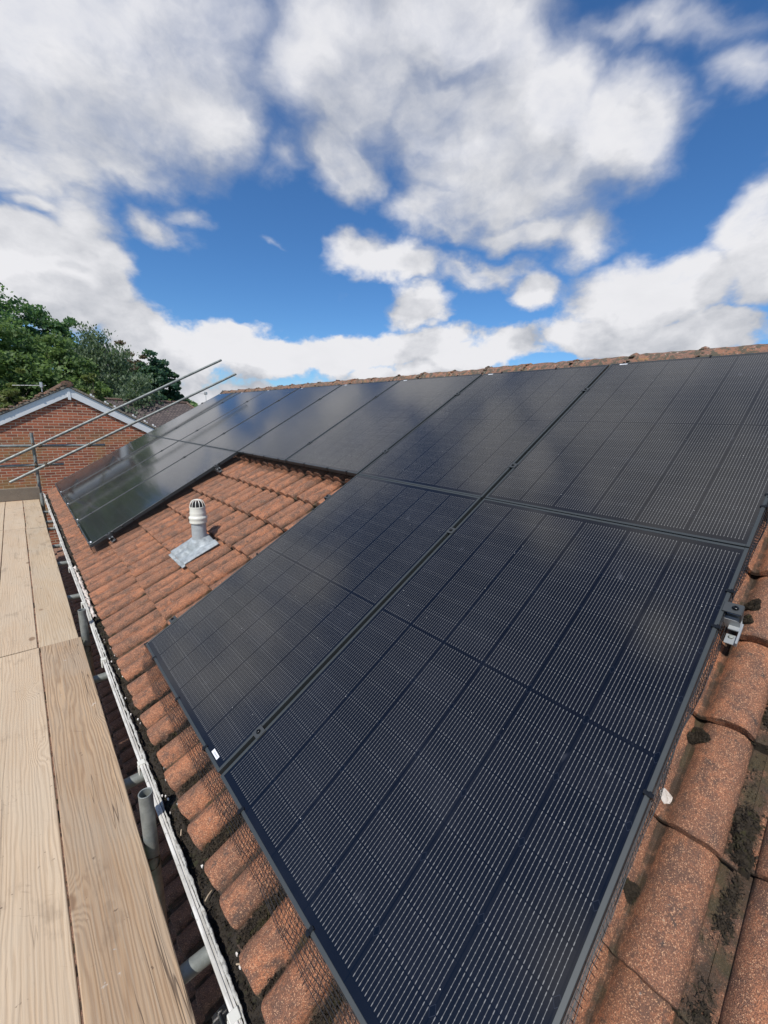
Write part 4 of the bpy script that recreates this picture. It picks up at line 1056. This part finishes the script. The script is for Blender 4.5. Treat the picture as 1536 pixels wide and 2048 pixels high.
def coupler(c, da, db, label):
    """double coupler: two bands at right angles with hinged flaps and bolts"""
    c = Vector(c); da = Vector(da).normalized(); db = Vector(db).normalized()
    n = da.cross(db).normalized()
    root = empty('scaffold_coupler', Matrix.Translation(c), label, 'coupler', 'couplers on the scaffold tubes')
    b = MB(); bolts = MB()
    for d, sgn in ((da, 1), (db, -1)):
        cc = n * sgn * TR * 1.02; o = d.cross(n).normalized()
        prof = [(TR + .001, -.024), (TR + .0055, -.024), (TR + .0075, -.014), (TR + .0075, .014), (TR + .0055, .024), (TR + .001, .024)]
        rs = []
        for r_, h_ in prof: rs.append([cc + d * h_ + (n * math.cos(q) + o * math.sin(q)) * r_ for q in np.linspace(0, 2 * math.pi, 21)[:-1]])
        b.rings(rs)
        M = Matrix((( *d, 0), (*o, 0), (*n, 0), (0, 0, 0, 1))).transposed(); M.translation = cc
        b.cbox(-.017, .017, TR + .004, TR + .022, -.012, .012, .002, M)
        bolts.tube([M @ Vector((0, TR + .014, -.034)), M @ Vector((0, TR + .014, .036))], .0062, 8)
        bolts.tube([M @ Vector((0, TR + .014, .022)), M @ Vector((0, TR + .014, .033))], .0115, 6)
    b.build('coupler_body', M_RUST, root, 40); bolts.build('bolt', M_RUST, root, 40)
X_, Y_, Z_ = Vector((1, 0, 0)), Vector((0, 1, 0)), Vector((0, 0, 1))
coupler((-1.6745 + .04, 9.5465, -.218), d1, X_, 'rusty coupler joining the upper sloping tube to the upper rail')
coupler((-.905, 9.5465, -.219), d2, X_, 'rusty coupler joining the lower sloping tube to the upper rail')
coupler((-1.586, 9.5465, -.567), d2, X_, 'rusty coupler joining the lower sloping tube to the lower rail')
coupler((-1.728, 9.599, -.217), Z_, X_, 'rusty coupler where the upper rail crosses the tall upright')
coupler((-1.728, 9.599, -.567), Z_, X_, 'rusty coupler where the lower rail crosses the tall upright')
coupler((-1.763, 1.345, -1.2872), Y_, Z_, 'coupler low on the nearest upright, under the board edge')
coupler((-1.763, 3.275, -1.2872), Y_, Z_, 'coupler low on the second upright, under the board edge')

# ------------------------------------------------------------------ neighbouring gable house
gh = empty('gable_house', Matrix.Translation((-.70, 14.5, GZ)), 'red brick house with white bargeboards, gable facing the scaffold', 'house')
TP = .540; AX = -.70; AZ = 1.05; HW = 3.75
b = MB(); ww = HW - .35; wz = AZ - .23
b.add([(AX - ww, 14.5, GZ), (AX + ww, 14.5, GZ), (AX + ww, 14.5, wz - ww * TP), (AX, 14.5, wz + .03), (AX - ww, 14.5, wz - ww * TP)], [(0, 1, 2, 3, 4)])
b.add([(AX - ww, 14.5, GZ), (AX - ww, 24, GZ), (AX - ww, 24, wz - ww * TP), (AX - ww, 14.5, wz - ww * TP), (AX + ww, 14.5, GZ), (AX + ww, 24, GZ), (AX + ww, 24, wz - ww * TP), (AX + ww, 14.5, wz - ww * TP)], [(0, 1, 2, 3), (5, 4, 7, 6), (1, 5, 6, 2)])
world_part(b, 'gable_wall', M_BRICK_G, gh)
for s_ in (-1, 1):
    b = MB(); f = [(0, 0), (HW, -HW * TP), (HW, -HW * TP - .235), (0, -.235)]
    vs = [(AX + s_ * x, yy, AZ + z) for yy in (14.455, 14.485) for x, z in f]
    b.add(vs, [(0, 1, 2, 3), (7, 6, 5, 4), (0, 4, 5, 1), (2, 6, 7, 3), (1, 5, 6, 2), (0, 3, 7, 4)])
    world_part(b, 'bargeboard', M_UPVC, gh)
b = MB(); b.cbox(AX - .035, AX + .035, 14.447, 14.454, AZ - .33, AZ - .015, .001); world_part(b, 'apex_cover', M_UPVC, gh)
for s_ in (-1, 1):
    def tw(u, v, n, s_=s_):
        c_, q_ = 1 / math.sqrt(1 + TP * TP), TP / math.sqrt(1 + TP * TP)
        a_ = v * c_ - n * q_; z_ = v * q_ + n * c_
        return (AX - s_ * (HW + .06) * 1.0 + s_ * a_ + s_ * .0, u, AZ - HW * TP - .02 + z_ + .12)
    TV0 = V0; V0 = 0.0; _tw = TW
    V, F, A = tile_field(48, 79, 0, 13, tw, 30 + s_)
    V0 = TV0
    adopt(raw_mesh('roof', V, F, M_TILE2, None, A, 40), gh)
    b = MB()
    for yy in (14.41, 24.0):
        pass
    vs = [(AX + s_ * x, yy, AZ + z) for yy in (14.42, 24.0) for x, z in ((0, .075), (HW + .05, -HW * TP + .05), (HW + .05, -HW * TP + .0), (0, .012))]
    b.add(vs, [(0, 1, 2, 3), (7, 6, 5, 4), (0, 4, 5, 1), (2, 6, 7, 3), (1, 5, 6, 2)])
    world_part(b, 'roof_edge', M_MORT, gh)
b = MB(); rr = random.Random(8); y = 14.42
while y < 24:
    rs = []
    for k, yy in enumerate(np.linspace(y, y + .44, 4)):
        rs.append([Vector((AX + .13 * math.cos(a), yy, AZ + .075 + .115 * math.sin(a) + (.006 if k == 0 else 0))) for a in np.linspace(math.pi * 1.1, -math.pi * .1, 12)])
    b.rings(rs, False); 
    y += .45
rs = []
for w, hh in ((.4, 0), (1, .01), (1, .03), (.5, .05)):
    rs.append([Vector((AX - .02 + math.cos(q) * w * .14, 14.40 + hh * .6, AZ + .075 + math.sin(q) * w * .085 + .02)) for q in np.linspace(0, 6.283, 11)[:-1]])
b.rings(rs, True, True, True)
world_part(b, 'ridge_tiles', M_RIDGE, gh, 50)
b = MB(); rr = random.Random(2)
for i in range(26):
    x = -1.9 * i / 26 - .08; s2 = rr.uniform(.02, .055); c = Vector((AX + x, 14.44, AZ + .055 + x * TP + rr.uniform(0, .05)))
    b.rings([[c + Vector((math.cos(q) * w * s2 * 1.6, h_ * s2, math.sin(q) * w * s2)) for q in np.linspace(0, 6.283, 8)[:-1]] for w, h_ in ((.3, -.8), (1, 0), (.3, .8))], True, True, True)
world_part(b, 'verge_mortar', M_RIDGE, gh, 60)
for i, x in enumerate((.50, .83, 1.05, 1.50, 1.80, 2.02)):
    b = MB(); z = AZ + .085 - x * TP; b.cbox(AX + x - .022, AX + x + .022, 14.425, 14.48, z - .02, z + .045, .003)
    b.cbox(AX + x + .02, AX + x + .075, 14.43, 14.48, z - .045, z - .010, .003)
    world_part(b, 'verge_clip', M_UPVC, gh)

def aerial(c, boom, mast, label, n=7, mats=M_ROD, yaw=0.0):
    c = Vector(c); root = empty('tv_aerial', Matrix.Translation(c), label, 'tv aerial'); d = Vector((math.cos(yaw), math.sin(yaw), .06)); s2 = Vector((-math.sin(yaw), math.cos(yaw), 0))
    b = MB(); b.tube([(0, 0, 0), (0, 0, mast)], .014, 8); b.build('mast', mats, root, 50)
    b = MB(); top = Vector((0, 0, mast)); b.tube([top - d * boom, top + d * .12], .009, 6)
    for i in range(n):
        q = top - d * boom * i / n; b.tube([q - s2 * .13, q + s2 * .13], .005, 5)
    b.box(-.03, .03, -.13, .13, mast - .06, mast + .10, Matrix.Rotation(yaw, 4, 'Z'))
    b.build('aerial_boom', mats, root, 50)
aerial((-1.13, 17.6, 1.0), .72, .20, 'small tv aerial pointing left behind the brick gable ridge', yaw=-.15)

# brown roofed house farther off
bh = empty('brown_roof_house', Matrix.Translation((4.5, 27, GZ)), 'house with a plain dark brown tiled roof behind the gable house', 'house')
b = MB(); zr, ze = 1.13, -1.9
b.add([(0.8, 24.2, ze), (9.2, 24.2, ze), (6.35, 28, zr), (0.8, 28, zr), (0.8, 31.8, ze), (9.2, 31.8, ze)], [(0, 1, 2, 3), (1, 5, 2), (3, 2, 5, 4)])
def m_plain():
    m, n, bb, oc = material('plain_brown_tiles'); s = n.sep(oc)
    br = n.new('ShaderNodeTexBrick'); n.L.new(n.comb(s[0], n.math('MULTIPLY', s[2], 1.6), 0.0), br.inputs['Vector'])
    br.inputs['Scale'].default_value = 1; br.inputs['Brick Width'].default_value = .18; br.inputs['Row Height'].default_value = .16; br.inputs['Mortar Size'].default_value = .014
    br.inputs['Color1'].default_value = (.135, .105, .095, 1); br.inputs['Color2'].default_value = (.085, .066, .062, 1); br.inputs['Mortar'].default_value = (.03, .025, .024, 1)
    n.L.new(br.outputs['Color'], bb.inputs['Base Color']); bb.inputs['Roughness'].default_value = .85
    n.L.new(n.bump(n.math('SUBTRACT', 1, br.outputs['Fac']), .6, .02), bb.inputs['Normal']); return m
world_part(b, 'roof', m_plain(), bh)
b = MB(); b.tube([(0.8, 28, zr + .01), (6.4, 28, zr + .01)], .09, 10); b.tube([(6.35, 28, zr + .01), (9.2, 24.2, ze + .03)], .08, 10); world_part(b, 'ridge_tiles', M_TILE3, bh, 50)
b = MB(); b.box(1.2, 8.8, 24.6, 31.4, GZ, ze + .05); world_part(b, 'wall', M_BRICK_G, bh)
aerial((7.35, 27.4, .20), .45, 1.55, 'thin tv aerial on a mast above the dark brown roof', yaw=.2)

# ------------------------------------------------------------------ trees
def tree(name, label, cat, az, dist, top_el, rx, crown_h, nleaf, mat, bark, size=.17, clumps=110, style='round', seed=0, trunk_r=.22, group='trees beyond the houses', lean=0.0):
    rg = np.random.default_rng(seed)
    ca_, sa_ = math.cos(R(az)), math.sin(R(az))
    bx, by = -1.925 + dist * sa_, -.156 + dist * ca_
    zt = .4055 + dist * math.tan(R(top_el)); cz = zt - crown_h / 2
    root = empty(name, Matrix.Translation((bx, by, GZ)), label, cat, group)
    # clumps on and inside an uneven ellipsoid
    d = rg.normal(size=(clumps, 3)); d /= np.linalg.norm(d, axis=1)[:, None]
    rad = rg.uniform(.35, 1.0, (clumps, 1)) ** .45 * (1 + .16 * rg.normal(size=(clumps, 1)) * .7)
    if style == 'round': sc = np.array([rx, rx, crown_h / 2])
    else: sc = np.array([rx, rx, crown_h / 2])
    K = d * rad * sc
    K[:, :2] *= (1 - .30 * np.clip(K[:, 2:3] / (crown_h / 2), 0, 1) ** 2) * (1 if style != 'weep' else .92)
    K[:, 0] += lean * K[:, 2]
    kt = rg.uniform(0, 1, clumps); cr = rg.uniform(.16, .40, clumps) * rx * .62
    ci = rg.integers(0, clumps, nleaf)
    off = rg.normal(size=(nleaf, 3)); off /= np.linalg.norm(off, axis=1)[:, None]; off *= rg.uniform(0, 1, (nleaf, 1)) ** .45
    C = K[ci] + off * cr[ci][:, None] * np.array([1.15, 1.15, .62])
    if style == 'weep':
        t = rg.uniform(0, 1, nleaf) ** 1.2; strand = rg.integers(0, 900, nleaf)
        sx = rg.normal(size=(900, 2)) * .30
        C[:, 0] += sx[strand, 0]; C[:, 1] += sx[strand, 1]
        C[:, 2] -= t * crown_h * .22 * rg.uniform(.3, 1, nleaf)
    C[:, 2] = np.maximum(C[:, 2], -crown_h * .62)
    C += np.array([0, 0, cz - GZ])
    tone = np.clip(kt[ci] * .75 + rg.uniform(0, .5, nleaf) - .1, 0, 1)
    V, F, T = leaves(rg, C, size, 1.9 if style == 'weep' else 1.5, tone, .6 if style == 'weep' else 0.0)
    o = raw_mesh('crown', V, F, mat, root, {'tone': T})
    # trunk and limbs
    b = MB(); top = cz - GZ + crown_h * .30
    pts = [Vector((0.10 * math.sin(i * 1.3 + seed) * i * .3 + lean * 0.3 * i, .08 * math.cos(i + seed) * i * .3, top * i / 7)) for i in range(8)]
    b.tube(pts, trunk_r, 9, True, [trunk_r * (1 - .10 * i) for i in range(8)])
    idx = rg.permutation(clumps)[:34]
    for q in idx:
        k = K[q] + np.array([0, 0, cz - GZ]); st = pts[min(7, max(2, int((k[2] - crown_h * .25) / top * 7)))]
        e = Vector(k); mid = (st + e) / 2 + Vector((0, 0, .12 * crown_h * rg.uniform(-.3, .6)))
        b.tube([st, mid, e], trunk_r * .3, 5, True, [trunk_r * .34, trunk_r * .2, trunk_r * .05])
    b.build('trunk', bark, root, 60, normals=False)
    return root
L_DARK = m_leaf('dark_green_leaves', (0.055, 0.132, 0.063), (0.141, 0.281, 0.101))
L_MID = m_leaf('mid_green_leaves', (0.100, 0.170, 0.063), (0.240, 0.360, 0.113))
L_BRIGHT = m_leaf('bright_green_leaves', (0.129, 0.160, 0.052), (0.293, 0.340, 0.105))
L_GREY = m_leaf('grey_green_leaves', (0.104, 0.167, 0.110), (0.212, 0.277, 0.164))
L_BLUE = m_leaf('deep_blue_green_leaves', (0.043, 0.113, 0.082), (0.095, 0.203, 0.128))
L_COPPER = m_leaf('copper_leaves', (0.116, 0.069, 0.061), (0.220, 0.146, 0.105))
tree('broadleaf_tree', 'tall dark green tree at the left edge, highest of all', 'tree', -3.2, 40, 12.9, 5.4, 14.0, 46000, L_DARK, M_BARK, .17, 420, seed=1, trunk_r=.35)
tree('broadleaf_tree', 'dark tree with ragged top leaning right, between the tallest tree and the birch', 'tree', 4.0, 42, 10.3, 2.6, 10.0, 24000, L_DARK, M_BARK, .15, 240, seed=2)
tree('broadleaf_tree', 'mid green spreading tree above the left slope of the brick gable', 'tree', -.6, 31, 8.0, 3.3, 10.0, 34000, L_MID, M_BARK, .14, 320, seed=3)
tree('broadleaf_tree', 'mid green tree directly behind the gable ridge', 'tree', 4.6, 33, 7.2, 2.5, 9.0, 26000, L_MID, M_BARK, .13, 260, seed=4)
tree('shrub_tree', 'bright yellow green sapling beside the small tv aerial', 'tree', .6, 24, 3.4, .80, 4.0, 5000, L_BRIGHT, M_BARK, .13, 40, seed=5, trunk_r=.08)
tree('shrub_tree', 'bright green young tree at the foot of the birch', 'tree', 6.7, 27, 4.7, .85, 5.5, 5200, L_BRIGHT, M_BARK, .13, 40, seed=6, trunk_r=.08)
tree('birch_tree', 'grey green weeping birch with a pale trunk', 'tree', 8.1, 37, 9.9, 2.1, 10.4, 30000, L_GREY, M_BIRCH, .11, 160, 'weep', 7, .17)
tree('birch_tree', 'lower drooping willow like tree between the birch and the dark round tree', 'tree', 11.1, 29, 4.6, 1.25, 5.6, 9500, L_GREY, M_BIRCH, .10, 50, 'weep', 8, .12)
tree('copper_tree', 'brownish copper leaved tree peeping out right of the birch', 'tree', 10.7, 44, 7.1, 2.0, 7.5, 14000, L_COPPER, M_BARK, .14, 150, seed=9)
tree('broadleaf_tree', 'dark blue green rounded tree crossed by the sloping tubes', 'tree', 13.5, 41, 5.9, 1.95, 6.6, 22000, L_BLUE, M_BARK, .17, 190, seed=10)
tree('broadleaf_tree', 'dark blue green tree just left of the rounded one', 'tree', 11.9, 43, 6.2, 1.6, 7.5, 14000, L_BLUE, M_BARK, .16, 120, seed=12)
tree('broadleaf_tree', 'dark tree out past the left edge, reflected in the far panels', 'tree', -14, 40, 13.0, 5.2, 15.0, 22000, L_DARK, M_BARK, .22, 130, seed=11, trunk_r=.35)
# far hedge line and wooded hill
rg = np.random.default_rng(4); n = 26000
az = rg.uniform(-30, 75, n); dist = rg.uniform(150, 230, n); el = 2.0 + .5 * np.sin(az * .23) + .35 * np.sin(az * .9 + 1) + .18 * np.sin(az * 2.7)
zt = .4 + dist * np.tan(np.radians(el)); C = np.stack([-1.9 + dist * np.sin(np.radians(az)), dist * np.cos(np.radians(az)), GZ + (zt - GZ) * rg.uniform(0, 1, n) ** .6], -1)
V, F, T = leaves(rg, C, 1.5, 1.3, rg.uniform(0, 1, n))
tag(raw_mesh('distant_woods', V, F, L_MID, None, {'tone': T}), 'distant green woods low on the horizon beyond the roof end', 'woods', None, 'stuff')
